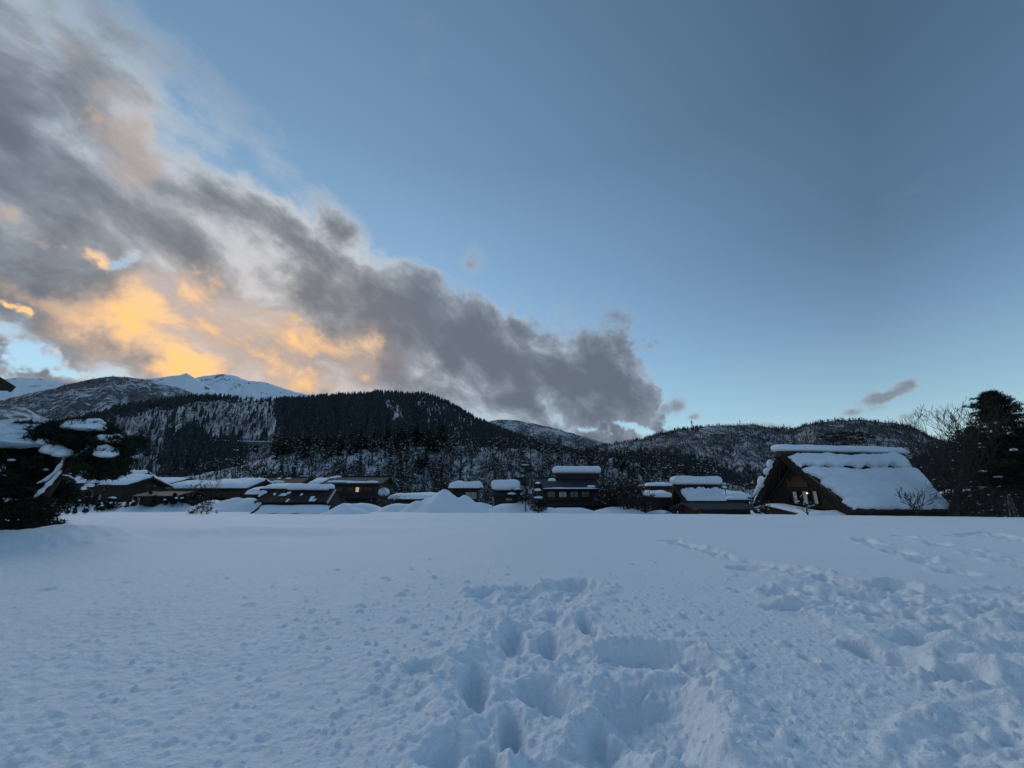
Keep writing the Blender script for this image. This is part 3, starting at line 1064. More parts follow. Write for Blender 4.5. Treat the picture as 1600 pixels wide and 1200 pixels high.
P = east_hill.sample(5000, .02, 1.03, azr=(36, 66))
H = rng.uniform(5, 10, len(P))
o = scatter('dark_forest', CON[0], CON[1], CON[2], P, H, H * rng.uniform(.4, .6, len(P)), [M['hazed_needle'], M['snow']], .25, .03)
tag(o, 'dark forest on the low hill behind the big conifer', 'forest', kind='stuff')

P = foothill.sample(5200, .05, 1.03, azr=(6, 42))
P = pick_by(P, [([(860, 690), (1060, 690), (1200, 745), (1340, 780), (860, 780)], .55), ([(1055, 718), (1150, 735), (1240, 775), (1060, 775)], .75)], .2, 25)
H = rng.uniform(7, 14, len(P))
o = scatter('cedar_forest', CON[0], CON[1], CON[2], P, H, H * rng.uniform(.36, .5, len(P)), [M['hazed_needle'], M['snow']], .22, .02)
tag(o, 'dark cedars on the foothill between bluff and right ridge', 'forest', kind='stuff')
P = foothill.sample(2600, .05, 1.0, azr=(6, 42))
H = rng.uniform(5, 10, len(P))
o = scatter('bare_forest', FAN[0], FAN[1], [0] * len(FAN[1]), P, H, H * .7, [M['far_twig']], .2, .04)
tag(o, 'leafless trees among the cedars of the foothill', 'forest', kind='stuff')

P = bluff.sample(9000, .02, 1.02, azr=(-44, 34))
P = P[rng.uniform(0, 1, len(P)) < .2 + .8 * sstep(-.2, .35, fbm(P[:, 0] / 14, P[:, 1] / 20, 3, 99))]
H = rng.uniform(.8, 2.6, len(P))
o = scatter('undergrowth', FAN[0], FAN[1], [0] * len(FAN[1]), P, H, H * rng.uniform(.7, 1.3, len(P)), [M['far_twig']], .3, .15)
tag(o, 'leafless brushwood sticking out of the snow on the bluff', 'undergrowth', kind='stuff')


# ------------------------------------------------------------------ tree builders
def nrm(v):
    v = np.asarray(v, float)
    return v / (np.linalg.norm(v) + 1e-9)


def grow(mb, p, d, L, r, depth, rr, tips, seg=4, kids=(3, 4), spread=.7, up=.12, shrink=.66, wig=.18, minr=.004, flat=0.0):
    n = 4 if depth > 0 else 3
    pts, rad = [np.array(p, float)], [r]
    d = nrm(d)
    for i in range(n):
        d = nrm(d + np.array([rr.gauss(0, wig), rr.gauss(0, wig), rr.gauss(0, wig * .6) + up]))
        pts.append(pts[-1] + d * L / n)
        rad.append(max(minr, r * (1 - .62 * (i + 1) / n)))
    mb.tube(pts, rad, seg if r > .03 else 3, cap=False)
    tips.append((pts, rad, depth))
    if depth <= 0:
        return
    for k in range(rr.randint(*kids)):
        f = rr.uniform(.35, 1.0) if k else 1.0
        i = min(n, max(1, int(round(f * n))))
        b = pts[i]
        a = rr.uniform(0, 2 * math.pi)
        ax = nrm(np.cross(d, (math.cos(a), math.sin(a), rr.uniform(-.5, .5))))
        nd = nrm(d + ax * rr.uniform(.55, 1.25) * spread * 1.4)
        nd[2] *= (1 - flat)
        grow(mb, b, nd, L * shrink * rr.uniform(.75, 1.15), max(minr, rad[i] * .72), depth - 1, rr, tips, seg, kids, spread, up, shrink, wig, minr, flat)


OCT = (np.array([(1, 0, 0), (.3, .95, 0), (-.8, .6, 0), (-.8, -.6, 0), (.3, -.95, 0), (0, 0, 1.0), (0, 0, -.35)]),
       [(0, 1, 5), (1, 2, 5), (2, 3, 5), (3, 4, 5), (4, 0, 5), (1, 0, 6), (2, 1, 6), (3, 2, 6), (4, 3, 6), (0, 4, 6)])


def lump(mb, c, sx, sy, sz, rr, mi=0):
    a = rr.uniform(0, 6.28)
    V = OCT[0] * np.array((sx, sy, sz)) * np.array([[rr.uniform(.75, 1.25)] for _ in range(7)])
    R = np.array([[math.cos(a), -math.sin(a), 0], [math.sin(a), math.cos(a), 0], [0, 0, 1]])
    mb.add(V @ R.T + np.array(c), OCT[1], mi)


_blobcache = {}


def snow_blob(mb, c, s, rr, sub=3, flat=.25, noise_=.18):
    """rounded heap of snow, flat underneath"""
    if sub not in _blobcache:
        bm = bmesh.new()
        bmesh.ops.create_icosphere(bm, subdivisions=sub, radius=1)
        bm.verts.ensure_lookup_table()
        _blobcache[sub] = (np.array([v.co[:] for v in bm.verts]), [tuple(v.index for v in f.verts) for f in bm.faces])
        bm.free()
    V, F = _blobcache[sub]
    V = V.copy()
    o = rr.uniform(0, 100)
    k = 1 + noise_ * fbm(V[:, 0] * 1.3 + o, V[:, 1] * 1.3 + V[:, 2] * .9 + o, 3, 3)
    V *= k[:, None]
    V[:, 2] = np.where(V[:, 2] < 0, V[:, 2] * flat, V[:, 2])
    mb.add(V * np.array(s) + np.array(c), F)


def bare_tree(name, label, H, seed, loc, depth=4, kids=(3, 4), spread=.7, r=.16, group=None, snow=.5, cat='tree', clear=.22, shrink=.68, up=.10, mats=('bark', 'twig'), snow_s=1.0, minr=.012):
    rr = random.Random(seed)
    t = thing(name, label, cat, loc, 0, group)
    mt, mc, ms = MB(), MB(), MB()
    pts = [np.array((0, 0, -.4))]
    d = np.array((rr.gauss(0, .06), rr.gauss(0, .06), 1.0))
    n = 6
    for i in range(n):
        d = nrm(d + np.array([rr.gauss(0, .10), rr.gauss(0, .10), .05]))
        pts.append(pts[-1] + d * H * .55 / n)
    rad = [r * (1.25 - .85 * i / n) for i in range(n + 1)]
    mt.tube(pts, rad, 7)
    tips = []
    for i in range(1, n + 1):
        f = i / n
        if f < clear:
            continue
        for k in range(2 if i < n else 3):
            a = rr.uniform(0, 6.28)
            e = rr.uniform(.35, .95)
            nd = (math.cos(a) * spread * 1.25, math.sin(a) * spread * 1.25, e)
            grow(mc, pts[i], nd, H * .30 * rr.uniform(.8, 1.15) * (1.15 - .25 * f), rad[i] * .62, depth - 1, rr, tips, 4, kids, spread, up, shrink, .17, minr)
    for (pp, rd, dp) in tips:
        if rr.random() < snow and rd[0] > minr * .9:
            j = rr.randint(0, len(pp) - 1)
            s = (.06 + .14 * rr.random()) * snow_s * H / 9
            lump(ms, pp[j] + np.array((0, 0, s * .3)), s * 1.6, s * 1.2, s * .8, rr)
    mt.build('trunk', M[mats[0]], t, True)
    mc.build('crown', M[mats[1]], t, True)
    if ms.n:
        tag(ms.build('snow', M['snow'], t, True), kind='stuff')
    return t


def conifer(name, label, H, W, seed, loc, levels=13, per=7, snow=.35, group=None, cat='tree', mat='needle', bottom=.08, droop=.35, blades=3, trunk=.012, irregular=.25, snow_s=1.0):
    rr = random.Random(seed)
    t = thing(name, label, cat, loc, 0, group)
    mt, mc, ms = MB(), MB(), MB()
    mt.tube([(0, 0, -.4), (0, 0, H * .5), (0, 0, H * .98)], [H * trunk, H * trunk * .65, .02], 6)
    T = []
    for i in range(levels):
        f = i / (levels - 1)
        z = H * (bottom + (1 - bottom) * f * .97)
        R = W * .5 * (1 - f) ** .8 * (1 + rr.uniform(-irregular, irregular * .5)) + .02 * H * .3
        for k in range(per if f < .85 else max(3, per // 2)):
            a = 2 * math.pi * (k + rr.random() * .9) / per + i
            L = R * rr.uniform(.6, 1.15)
            ca_, sa_ = math.cos(a), math.sin(a)
            out = np.array((ca_, sa_, 0))
            side = np.array((-sa_, ca_, 0))
            tip = out * L + np.array((0, 0, z - droop * L * rr.uniform(.5, 1.2) + .10 * H * (f > .9)))
            root = np.array((0, 0, z + .03 * H))
            mid_ = root * .45 + tip * .55 + np.array((0, 0, .10 * L))
            for b in range(blades):
                w = L * rr.uniform(.18, .34)
                o1, o2 = rr.uniform(-1, 1) * w, rr.uniform(-1, 1) * w
                lo = np.array((0, 0, -rr.uniform(.05, .2) * L))
                T += [root, mid_ + side * (w + o1 * .5) + lo, tip + side * o2 + lo * .5]
                T += [root, tip + side * o2 * .7, mid_ - side * (w - o1 * .5) + lo]
            if rr.random() < snow:
                q = mid_ * .5 + tip * .5
                s = L * rr.uniform(.16, .30) * snow_s
                lump(ms, q + np.array((0, 0, .06 * L)), s * 1.3, s, s * .55, rr)
    mc.tris(T)
    mt.build('trunk', M['bark'], t)
    mc.build('crown', M[mat], t)
    if ms.n:
        tag(ms.build('snow', M['snow'], t, True), kind='stuff')
    return t


# ---- single trees on the bluff behind the village
BG = 'bare trees on the snowy bluff'
BL = 'leafless snow-dusted tree on the steep white bluff behind the houses'
CG = 'dark cedars above the snowy bluff'
CL = 'dark snow-flecked cedar in the stand along the top of the bluff'
protos_b = [bare_tree('bare_tree', BL, 9.0, 40 + k, (0, 0, 0), 3, (2, 4), .62, .16, BG, .16, minr=.045, snow_s=1.4) for k in range(5)]
protos_c = [conifer('cedar_tree', CL, 11.0, 4.6, 60 + k, (0, 0, 0), 13, 8, .16, CG, blades=3, snow_s=.7) for k in range(4)]


def plant(protos, pts, s0, s1):
    used = set()
    for i, p in enumerate(pts):
        k = rnd.randrange(len(protos))
        s = rnd.uniform(s0, s1)
        if k not in used:
            used.add(k)
            o_ = protos[k]
            o_.location, o_.rotation_euler, o_.scale = p, (0, 0, rnd.uniform(0, 6.28)), (s, s, s)
        else:
            dup(protos[k], p, rnd.uniform(0, 6.28), s)


pts = bluff.sample(900, .05, 1.0, azr=(-38, 30))
px, py = px_of(pts)
w_ = np.where(px < 560, .28, np.where(px < 900, .52, np.where(px < 1080, .75, .15))) * (.3 + .7 * sstep(-.3, .3, fbm(px / 40, py / 40, 2, 77)))
pts = pts[rng.uniform(0, 1, len(pts)) < w_][:230]
plant(protos_b, [Vector(p) for p in pts], .65, 1.2)
def az_of(p):
    return azel(p, 700)[0]


pts = np.concatenate([bluff.sample(130, .86, 1.4, azr=(az_of(425), az_of(700))), bluff.sample(26, .9, 1.3, azr=(az_of(700), az_of(900))), bluff.sample(70, .7, 1.2, azr=(az_of(900), az_of(1110)))])
plant(protos_c, [Vector(p) for p in pts[:130]], .75, 1.35)
plant([dup(protos_c[1])], [Vector(p) for p in pts[130:]], .4, .72)
pts = bluff.sample(300, .02, .7, azr=(-36, 30))
px, py = px_of(pts)
w_ = np.where((px > 430) & (px < 720), .75, np.where((px >= 900) & (px < 1060), .4, .04))
pts = pts[rng.uniform(0, 1, len(pts)) < w_][:72]
dl = dup(protos_c[0], None, None, None, 'young dark cedar on the lower slope of the white bluff')
dl['group'] = 'cedars on the lower bluff'
plant([dl], [Vector(p) for p in pts], .45, .95)

# ------------------------------------------------------------------ houses of the village
def sheet(mb, xs, prof, T, seed=0, p=8, nx=28, nv=9, end_noise=.0, mi=0, rag=0.0, sag=0.0):
    """blanket of snow: cross-section polyline prof [(y,z)...] run along x from xs[0] to xs[1], thickness T, rounded at every edge"""
    prof = np.array(prof, float)
    d = np.concatenate([[0], np.cumsum(np.hypot(*np.diff(prof, axis=0).T))])
    u = .5 - .5 * np.cos(np.linspace(0, np.pi, nx))
    v = .5 - .5 * np.cos(np.linspace(0, np.pi, nv * (len(prof) - 1)))
    U, Vv = np.meshgrid(u, v)
    s = Vv * d[-1]
    Y = np.interp(s, d, prof[:, 0])
    Z = np.interp(s, d, prof[:, 1])
    X = xs[0] + (xs[1] - xs[0]) * U
    if rag:
        e = rag * fbm(X * .9, Y * 0 + seed, 3, seed) * np.abs(2 * Vv - 1) ** 3
        Y = Y + e * np.sign(Y - prof[:, 0].mean())
        ex = rag * fbm(Z * 1.3 + seed, Y * 1.3, 3, seed + 1) * np.abs(2 * U - 1) ** 3
        X = X + ex
    env = (np.maximum(0, 1 - np.abs(2 * U - 1) ** p) * np.maximum(0, 1 - np.abs(2 * Vv - 1) ** p)) ** .5
    h = T * env * (1 + .22 * fbm(X * .8 + seed, Y * .8, 3, seed) + .28 * fbm(X * .27 + seed * 3.3, Y * .3, 2, seed + 2) + end_noise * fbm(X * .35 + seed, Y * .5, 2, seed + 4))
    gy, gz_ = np.gradient(Y, axis=0), np.gradient(Z, axis=0)
    L = np.hypot(gy, gz_) + 1e-9
    ny_, nz_ = -gz_ / L, gy / L
    sg = np.sign(nz_ + 1e-9)
    ny_, nz_ = ny_ * sg, nz_ * sg
    bul = .35 * h * 1.0
    Xt = X + np.sign(2 * U - 1) * np.where(np.abs(2 * U - 1) > .9, bul * .5, 0) * 0
    top = np.stack([Xt, Y + ny_ * h * .55, Z + nz_ * h * .55 + h * .45 + .012], -1)
    bot = np.stack([X, Y, Z + .006], -1)
    m, n = X.shape
    idx = np.arange(m * n).reshape(m, n)
    F = [tuple(q) for q in np.stack([idx[:-1, :-1], idx[:-1, 1:], idx[1:, 1:], idx[1:, :-1]], -1).reshape(-1, 4).tolist()]
    N = m * n
    F2 = [tuple(N + i for i in q[::-1]) for q in F]
    bd = list(idx[0, :]) + list(idx[1:, -1]) + list(idx[-1, -2::-1]) + list(idx[-2:0, 0])
    Fs = [(bd[(i + 1) % len(bd)], bd[i], N + bd[i], N + bd[(i + 1) % len(bd)]) for i in range(len(bd))]
    if prof[-1, 0] < prof[0, 0]:
        F, F2 = [q[::-1] for q in F], [q[::-1] for q in F2]
        Fs = [q[::-1] for q in Fs]
    return mb.add(np.concatenate([top.reshape(-1, 3), bot.reshape(-1, 3)]), F + F2 + Fs, mi)


def pillow(mb, c, s, seed=0, sub=12, r=None, mi=0, noise_=.10, tilt=0.0):
    """rounded block of snow (rounded box) of full size s"""
    hx, hy, hz = s[0] / 2, s[1] / 2, s[2] / 2
    r = min(hx, hy, hz) * .96 if r is None else r
    k = np.array((hx, hy, hz))
    V, F = [], []
    for ax in range(3):
        for sg in (-1, 1):
            a, b = [i for i in range(3) if i != ax]
            na_, nb_ = [int(np.clip(round(k[i] / max(k) * sub * 2.2), 6, sub * 2.2)) for i in (a, b)]
            ua = -np.cos(np.linspace(0, np.pi, na_ + 1)) * k[a]
            ub = -np.cos(np.linspace(0, np.pi, nb_ + 1)) * k[b]
            A, B = np.meshgrid(ua, ub)
            P = np.zeros(A.shape + (3,))
            P[..., a], P[..., b], P[..., ax] = A, B, sg * k[ax]
            n0 = sum(len(q) for q in V)
            V.append(P.reshape(-1, 3))
            idx = np.arange(A.size).reshape(A.shape) + n0
            q = np.stack([idx[:-1, :-1], idx[:-1, 1:], idx[1:, 1:], idx[1:, :-1]], -1).reshape(-1, 4)
            if (sg > 0) == (ax == 1):
                q = q[:, ::-1]
            F += [tuple(t) for t in q.tolist()]
    V = np.concatenate(V)
    q = np.clip(V, -(k - r), k - r)
    d = V - q
    d /= np.linalg.norm(d, axis=1)[:, None] + 1e-9
    V = q + d * r
    dn = fbm(V[:, 0] * .7 + seed * 3.1, V[:, 1] * .9 + V[:, 2] * .8, 3, seed)
    V[:, 2] += noise_ * s[2] * dn * np.where(V[:, 2] > 0, 1, .35)
    V[:, 1] += noise_ * s[2] * .5 * fbm(V[:, 0] * 1.1 + seed, V[:, 2] * 1.1, 2, seed + 3)
    V[:, 2] += tilt * V[:, 0]
    return mb.add(V + np.array(c), F, mi)


def window(parent, x, y, z, w, h, panes=2, mat='glass', frame='dark_wood', axis='x', out=-1, rows=1, lit=None):
    """window in a wall: frame > panes.  axis x: in a wall facing -y or +y ; axis y: in a gable wall"""
    f = MB()
    t = .06

    def P(a, b, c):
        return (x + a, y + b * out, z + c) if axis == 'x' else (x + b * out, y + a, z + c)

    def B(mb, a, b, c, sa, sb, sc_):
        mb.box(P(a, b, c), (sa, sb, sc_) if axis == 'x' else (sb, sa, sc_))
    B(f, 0, .03, h / 2 + t / 2, w + 2 * t, .07, t)
    B(f, 0, .03, -h / 2 - t / 2, w + 2 * t, .09, t)
    for i in range(panes + 1):
        B(f, -w / 2 + w * i / panes + (-t / 2 if i == 0 else t / 2 if i == panes else 0), .028, 0, t * (1 if i in (0, panes) else .7), .066, h - .004)
    for j in range(1, rows):
        B(f, 0, .021, -h / 2 + h * j / rows, w - .004, .048, t * .5)
    fo = f.build('window', M[frame], parent)
    for i in range(panes):
        g_ = MB()
        cx = -w / 2 + w * (i + .5) / panes
        B(g_, cx, .012, 0, w / panes - t * .75, .014, h - .01)
        mm = M[mat] if lit is None or i not in lit else M['lit_window']
        g_.build('pane', mm, fo)
    return fo


def house(name, label, X, Y, zb, L, W, ze, zr, ov=.6, rz=0.0, wall='dark_wood', roof='grey_roof', snow=.4, snow_patches=0, cat='house', seed=0, group=None, gable='plaster', board=True, snow_side=True, hip=False, over=.8, wall2=None):
    """gabled house, ridge along local x; ze, zr above the local ground zb"""
    t = thing(name, label, cat, (X, Y, zb), rz, group)
    hw, hl = W / 2, L / 2
    sl = (zr - ze) / (hw)
    mb = MB()
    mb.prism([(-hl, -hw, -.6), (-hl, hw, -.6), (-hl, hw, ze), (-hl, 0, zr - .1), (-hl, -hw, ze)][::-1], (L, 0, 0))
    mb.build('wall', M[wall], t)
    # roof: two slabs and ridge cap
    th = .16
    rf = MB()
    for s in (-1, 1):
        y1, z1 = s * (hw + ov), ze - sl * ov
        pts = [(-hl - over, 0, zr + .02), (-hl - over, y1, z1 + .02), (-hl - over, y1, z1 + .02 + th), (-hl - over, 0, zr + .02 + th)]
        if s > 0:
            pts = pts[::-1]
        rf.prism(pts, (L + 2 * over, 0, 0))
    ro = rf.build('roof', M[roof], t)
    rc = MB()
    rc.box((0, 0, zr + th + .07), (L + 2 * over + .06, .34, .16))
    rc.build('ridge_cap', M[roof], ro)
    # barge boards on the gable ends
    for sx in (-1, 1):
        for s in (-1, 1):
            bb = MB()
            a = np.array((sx * (hl + over + .035), s * .05, zr + .03))
            b = np.array((sx * (hl + over + .035), s * (hw + ov), ze - sl * ov + .04))
            bb.bar(a, b, .06, .24)
            bb.build('barge_board', M['dark_wood'], t)
    # corner posts and tie beam, proud of the wall
    for sx in (-1, 1):
        p = MB()
        p.box((sx * (hl - .08), -hw - .03, ze / 2 - .3), (.18, .10, ze + .5))
        p.build('post', M['dark_wood'], t)
    p = MB()
    p.box((0, -hw - .05, ze - .25), (L - .4, .12, .2))
    p.build('beam', M['dark_wood'], t)
    if gable:
        for sx in (-1, 1):
            gp_ = MB()
            k = .72
            gp_.prism([(sx * (hl + .03), -hw * k, ze + .10), (sx * (hl + .03), hw * k, ze + .10), (sx * (hl + .03), 0, ze + .10 + (zr - ze) * k)], (sx * .02, 0, 0))
            gp_.build('gable_panel', M[gable], t)
    e = hl + over - .03
    z0 = th + .03
    if snow > 0:
        ms = MB()
        yo = hw + ov - .05
        prof = [(-yo, ze - sl * (ov - .05) + z0), (-.25, zr - sl * .25 + z0), (.25, zr - sl * .25 + z0), (yo, ze - sl * (ov - .05) + z0)]
        sheet(ms, (-e, e), prof, snow, seed, 9, 40, 9, .2, rag=.24)
        ms.build('snow_cap', M['snow'], t, True)
    rr = random.Random(seed + 5)
    for k in range(snow_patches):
        ms = MB()
        f = rr.choice((.1, .25, .82, .9, .95))
        s = -1
        yy = s * f * (hw + ov * .8)
        zz = zr - sl * abs(yy) + z0
        xx = rr.uniform(-e * .92, e * .92)
        w_ = rr.uniform(.35, 1.2) * (1.4 if f > .5 else .6)
        dy = rr.uniform(.25, .5)
        sheet(ms, (xx - w_, xx + w_), [(yy - dy, zz - sl * dy), (yy + dy, zz + sl * dy)], rr.uniform(.14, .3), seed + k, 3, 12, 6, .3, rag=.25)
        ms.build('snow_patch', M['snow'], t, True)
    return t


def place(px0, px1, ytop, yeave, Y, W):
    """sizes of a house from what the photograph shows: eave line between px0 and px1 at distance Y, ridge W/2 behind"""
    a, b = at(px0, yeave, Y), at(px1, yeave, Y)
    r = at((px0 + px1) / 2, ytop, Y + W / 2)
    return a, b, r


def quick(name, label, px0, px1, ytop, yeave, Y, W, zb=None, ov=.6, over=.7, **kw):
    a, b, r = place(px0, px1, ytop, yeave, Y, W)
    X = (a.x + b.x) / 2
    zb = gz(X, Y) if zb is None else zb
    L = b.x - a.x - 2 * over
    hw = W / 2 - ov
    sl_ze = a.z
    zr = r.z - zb - kw.get('snow', .4) * .9 - .2
    zeave = sl_ze - zb
    # eave line is at overhang; wall top a little higher
    s = (zr - zeave) / (W / 2)
    return house(name, label, X, Y + W / 2, zb, L, hw * 2, zeave + s * ov, zr, ov, over=over, **kw), (L, hw * 2, zeave + s * ov, zr, zb)


# left group -------------------------------------------------------
t, q = quick('house', 'snow-roofed dark house behind the leaning pine, pale shuttered window in its gable end', 96, 186, 733, 757, 62, 9, seed=1, snow=.55, wall='dark_wood', gable='brown_wall')
window(t, q[0] / 2 - 1.6, -q[1] / 2, 1.5, 1.6, 1.5, 3, 'shoji', rows=3)
window(t, q[0] / 2 + .0, 1.0, 1.5, 1.8, 1.2, 3, 'glass', axis='y', out=1)
t, q = quick('house', 'low snow-capped annex in front of the house behind the pine, with white lattice', 148, 196, 741, 760, 57, 8, seed=2, snow=.45, wall='brown_wall', gable='dark_wood')
window(t, q[0] / 2 + .0, -1.0, 1.4, 1.6, 1.4, 3, 'shoji', axis='y', out=1, rows=4)
t, q = quick('house', 'brown house with thin snow on its upper roof, left of two snowy roofs', 206, 268, 745, 757, 70, 8, seed=3, snow=.16, wall='brown_wall', roof='tan_roof', gable='brown_wall')
window(t, -1.5, -q[1] / 2, 1.6, 2.2, 1.0, 3)
ms = MB()
ms.prism([(-q[0] / 2, -q[1] / 2 - 1.6, q[2] - 1.15), (-q[0] / 2, -q[1] / 2, q[2] - .55), (-q[0] / 2, -q[1] / 2, q[2] - .45), (-q[0] / 2, -q[1] / 2 - 1.6, q[2] - 1.05)][::-1], (q[0], 0, 0))
ca_ = ms.build('canopy', M['tan_roof'], t)
ms = MB()
sheet(ms, (-q[0] / 2 + .05, q[0] / 2 - .05), [(-q[1] / 2 - 1.55, q[2] - 1.02), (-q[1] / 2 - .02, q[2] - .44)], .22, 4, 8, 24, 8, rag=.12)
ms.build('snow', M['snow'], ca_, True)
t, q = quick('shed', 'low bare tan-roofed shed with white plaster gable in front of the brown house', 206, 276, 766, 777, 50, 6, seed=4, snow=0, wall='brown_wall', roof='tan_roof', gable='plaster', ov=.5)
for k in range(3):
    b = MB()
    b.box((q[0] / 2 + .07, -.9 + .9 * k, q[2] + .35), (.05, .09, .75))
    b.build('lattice_bar', M['dark_wood'], t)
b = MB()
b.box((q[0] / 2 + .085, 0, q[2] + .18), (.05, 3.2, .09))
b.build('lattice_bar', M['dark_wood'], t)
t, q = quick('house', 'low house under smooth snow, left of the bigger snowy gable house with tan wall', 250, 334, 751, 765, 66, 8, seed=5, snow=.5, wall='brown_wall', gable='brown_wall')
window(t, 0, -q[1] / 2, 1.3, 2.4, .9, 4)
t, q = quick('house', 'broad house under a bright snow roof with tan mud wall and dark gable', 306, 384, 746, 765, 58, 9, seed=6, snow=.45, wall='mud_wall', gable='dark_wood')
window(t, -1.2, -q[1] / 2, 1.4, 3.4, .8, 5, 'glass')
b = MB()
b.box((1.6, -q[1] / 2 - .04, .5), (1.2, .08, 1.9))
b.build('door', M['brown_wall'], t)
t, q = quick('house', 'long dark-roofed house nearly free of snow behind the broad tan-walled house', 394, 468, 745.5, 757, 84, 9, seed=7, snow=0, snow_patches=4, wall='dark_wood', roof='metal_roof', gable='brown_wall')
t, q = quick('shed', 'tiny shed buried under sloping snow beside the ribbed brown roof', 381, 418, 760, 775, 53, 6, seed=8, snow=.5, wall='brown_wall', gable=None)
t, q = quick('shed', 'small shed with flat clean snow roof just above the ribbed brown roof', 406, 462, 755, 766, 51, 5.5, seed=9, snow=.32, wall='brown_wall', gable='brown_wall', ov=.4, over=.4)

# ribbed brown shed at the edge of the field
YS = 43.0
a, b, r = at(398, 785, YS), at(512, 785, YS), at(455, 766, YS + 2.6)
X0, zb0 = (a.x + b.x) / 2, -1.0
t = thing('shed', 'half-buried shed with bare ribbed brown metal roof and snow on its lower lean-to', 'shed', (X0, YS + 2.6, zb0), 0)
L, hw = b.x - a.x, 2.6
ze, zr = a.z - zb0, r.z - zb0
mb = MB()
mb.prism([(-L / 2 + .4, -hw + .5, -.5), (-L / 2 + .4, hw - .5, -.5), (-L / 2 + .4, hw - .5, ze), (-L / 2 + .4, 0, zr - .15), (-L / 2 + .4, -hw + .5, ze)][::-1], (L - .8, 0, 0))
mb.build('wall', M['dark_wood'], t)
sl = (zr - ze) / hw
npan = 13
xl = L - 1.5                      # the ridge is shorter than the eave: hipped ends
for s in (-1, 1):
    for k in range(npan):
        f0, f1 = k / npan, (k + 1) / npan
        e0, e1, r0, r1 = -L / 2 + L * f0, -L / 2 + L * f1 - .02, -xl / 2 + .3 + xl * f0, -xl / 2 + .3 + xl * f1 - .02
        mb = MB()
        zo = .0 if k % 2 else .012
        P8 = [(e0, s * hw, ze + zo), (e1, s * hw, ze + zo), (r1, 0, zr + zo), (r0, 0, zr + zo)]
        P8 += [(x_, y_, z_ + .05) for x_, y_, z_ in P8]
        fc = [(0, 1, 2, 3), (7, 6, 5, 4), (0, 4, 5, 1), (1, 5, 6, 2), (2, 6, 7, 3), (3, 7, 4, 0)]
        mb.add(P8, fc if s > 0 else [q_[::-1] for q_ in fc])
        mb.build('roof_panel', M['metal_roof'], t)
        if s < 0 and k:
            mb = MB()
            mb.bar((e0 - .01, s * hw, ze + .075), (r0 - .01, 0, zr + .075), .06, .07)
            mb.build('roof_rib', M['metal_roof'], t)
mb = MB()
mb.box((.3, 0, zr + .10), (xl, .25, .12))
mb.build('ridge_cap', M['metal_roof'], t)
for s in (-1, 1):
    mb = MB()
    mb.bar((s * L / 2 + .0, -hw - .04, ze - .02), (s * xl / 2 + .3, 0, zr + .06), .10, .2)
    mb.build('barge_board', M['dark_wood'] if s < 0 else M['steel'], t)
la, lb = at(391, 803, YS - 1.1), at(509, 803, YS - 1.1)
le = la.z - zb0
mb = MB()
lx0, lx1 = la.x - X0, lb.x - X0
lz1 = at(450, 794, YS - .2).z - zb0
mb.prism([(lx0, -hw - 1.1, le - .08), (lx0, -hw + .45, lz1 + .28), (lx0, -hw + .45, lz1 + .36), (lx0, -hw - 1.1, le)][::-1], (lx1 - lx0, 0, 0))
lo = mb.build('lean_to_roof', M['metal_roof'], t)
ms = MB()
sheet(ms, (lx0 + .25, lx1 - .15), [(-hw - 1.05, le + .02), (-hw + .15, lz1 + .22)], .22, 3, 6, 40, 7, rag=.22)
ms.build('snow', M['snow'], lo, True)
for s, xx in ((-1, lx0 - .02), (1, lx1 + .02)):
    mb = MB()
    mb.bar((xx, -hw - 1.12, le - .02), (xx + (.55 if s < 0 else -.5), -hw + .48, lz1 + .42), .09, .16)
    mb.build('barge_board', M['dark_wood'], t)
mb = MB()
mb.box(((lx0 + lx1) / 2, -hw - .75, le / 2 - .5), (lx1 - lx0 - .5, .12, le + .6))
mb.build('lower_wall', M['dark_wood'], t)
rr = random.Random(3)
for k, (px, py, wpx, hpx) in enumerate([(443, 775, 5, 3), (452, 772, 3, 3), (488, 779, 3, 2), (486, 783, 2.5, 2), (492, 783, 2, 2), (413, 771, 2.5, 1.5), (429, 774, 2, 1), (471, 775, 1.5, 1.5), (450, 784, 1.5, 1), (407, 776, 2, 1)]):
    f = (785 - py) / (785 - 766)
    yy, zz = -hw * (1 - f), ze + (zr - ze) * f + .07
    xx = at(px, py, YS + hw * f).x - X0
    w_ = wpx / FPX * YS
    ms = MB()
    sheet(ms, (xx - w_, xx + w_), [(yy - .2, zz - .2 * sl), (yy + .2, zz + .2 * sl)], .16, k, 3, 10, 6, .3, rag=.2)
    ms.build('snow_patch', M['snow'], t, True)
ms = MB()
c0, c1 = at(452, 769, YS + 2.6), at(516, 769, YS + 2.6)
pillow(ms, ((c0.x + c1.x) / 2 - X0, .2, zr + .32), (c1.x - c0.x, 2.2, .66), 4, 12, noise_=.14)
ms.build('snow_roll', M['snow'], t, True)

# tall dark house -----------------------------------------------------
t, q = quick('house', 'long dark two-storey house with bare roof dotted with snow and a lit upper window', 500, 596, 744.5, 757, 66, 9, seed=10, snow=0, snow_patches=7, wall='dark_wood', roof='grey_roof', gable='brown_wall', zb=-1.2)
L, W = q[0], q[1]
for i, px in enumerate((528, 546, 559, 573, 590)):
    window(t, at(px, 765, 66).x - t.location.x, -W / 2, q[2] - .95, 1.15, .75, 3 if i != 2 else 2, 'glass', 'brown_wall', lit=(0,) if i == 2 else None)
b = MB()
b.prism([(-L / 2 - .3, -W / 2 - 1.2, q[2] - 2.3), (-L / 2 - .3, -W / 2 - .02, q[2] - 1.75), (-L / 2 - .3, -W / 2 - .02, q[2] - 1.65), (-L / 2 - .3, -W / 2 - 1.2, q[2] - 2.2)][::-1], (L + .6, 0, 0))
b.build('canopy', M['grey_roof'], t)
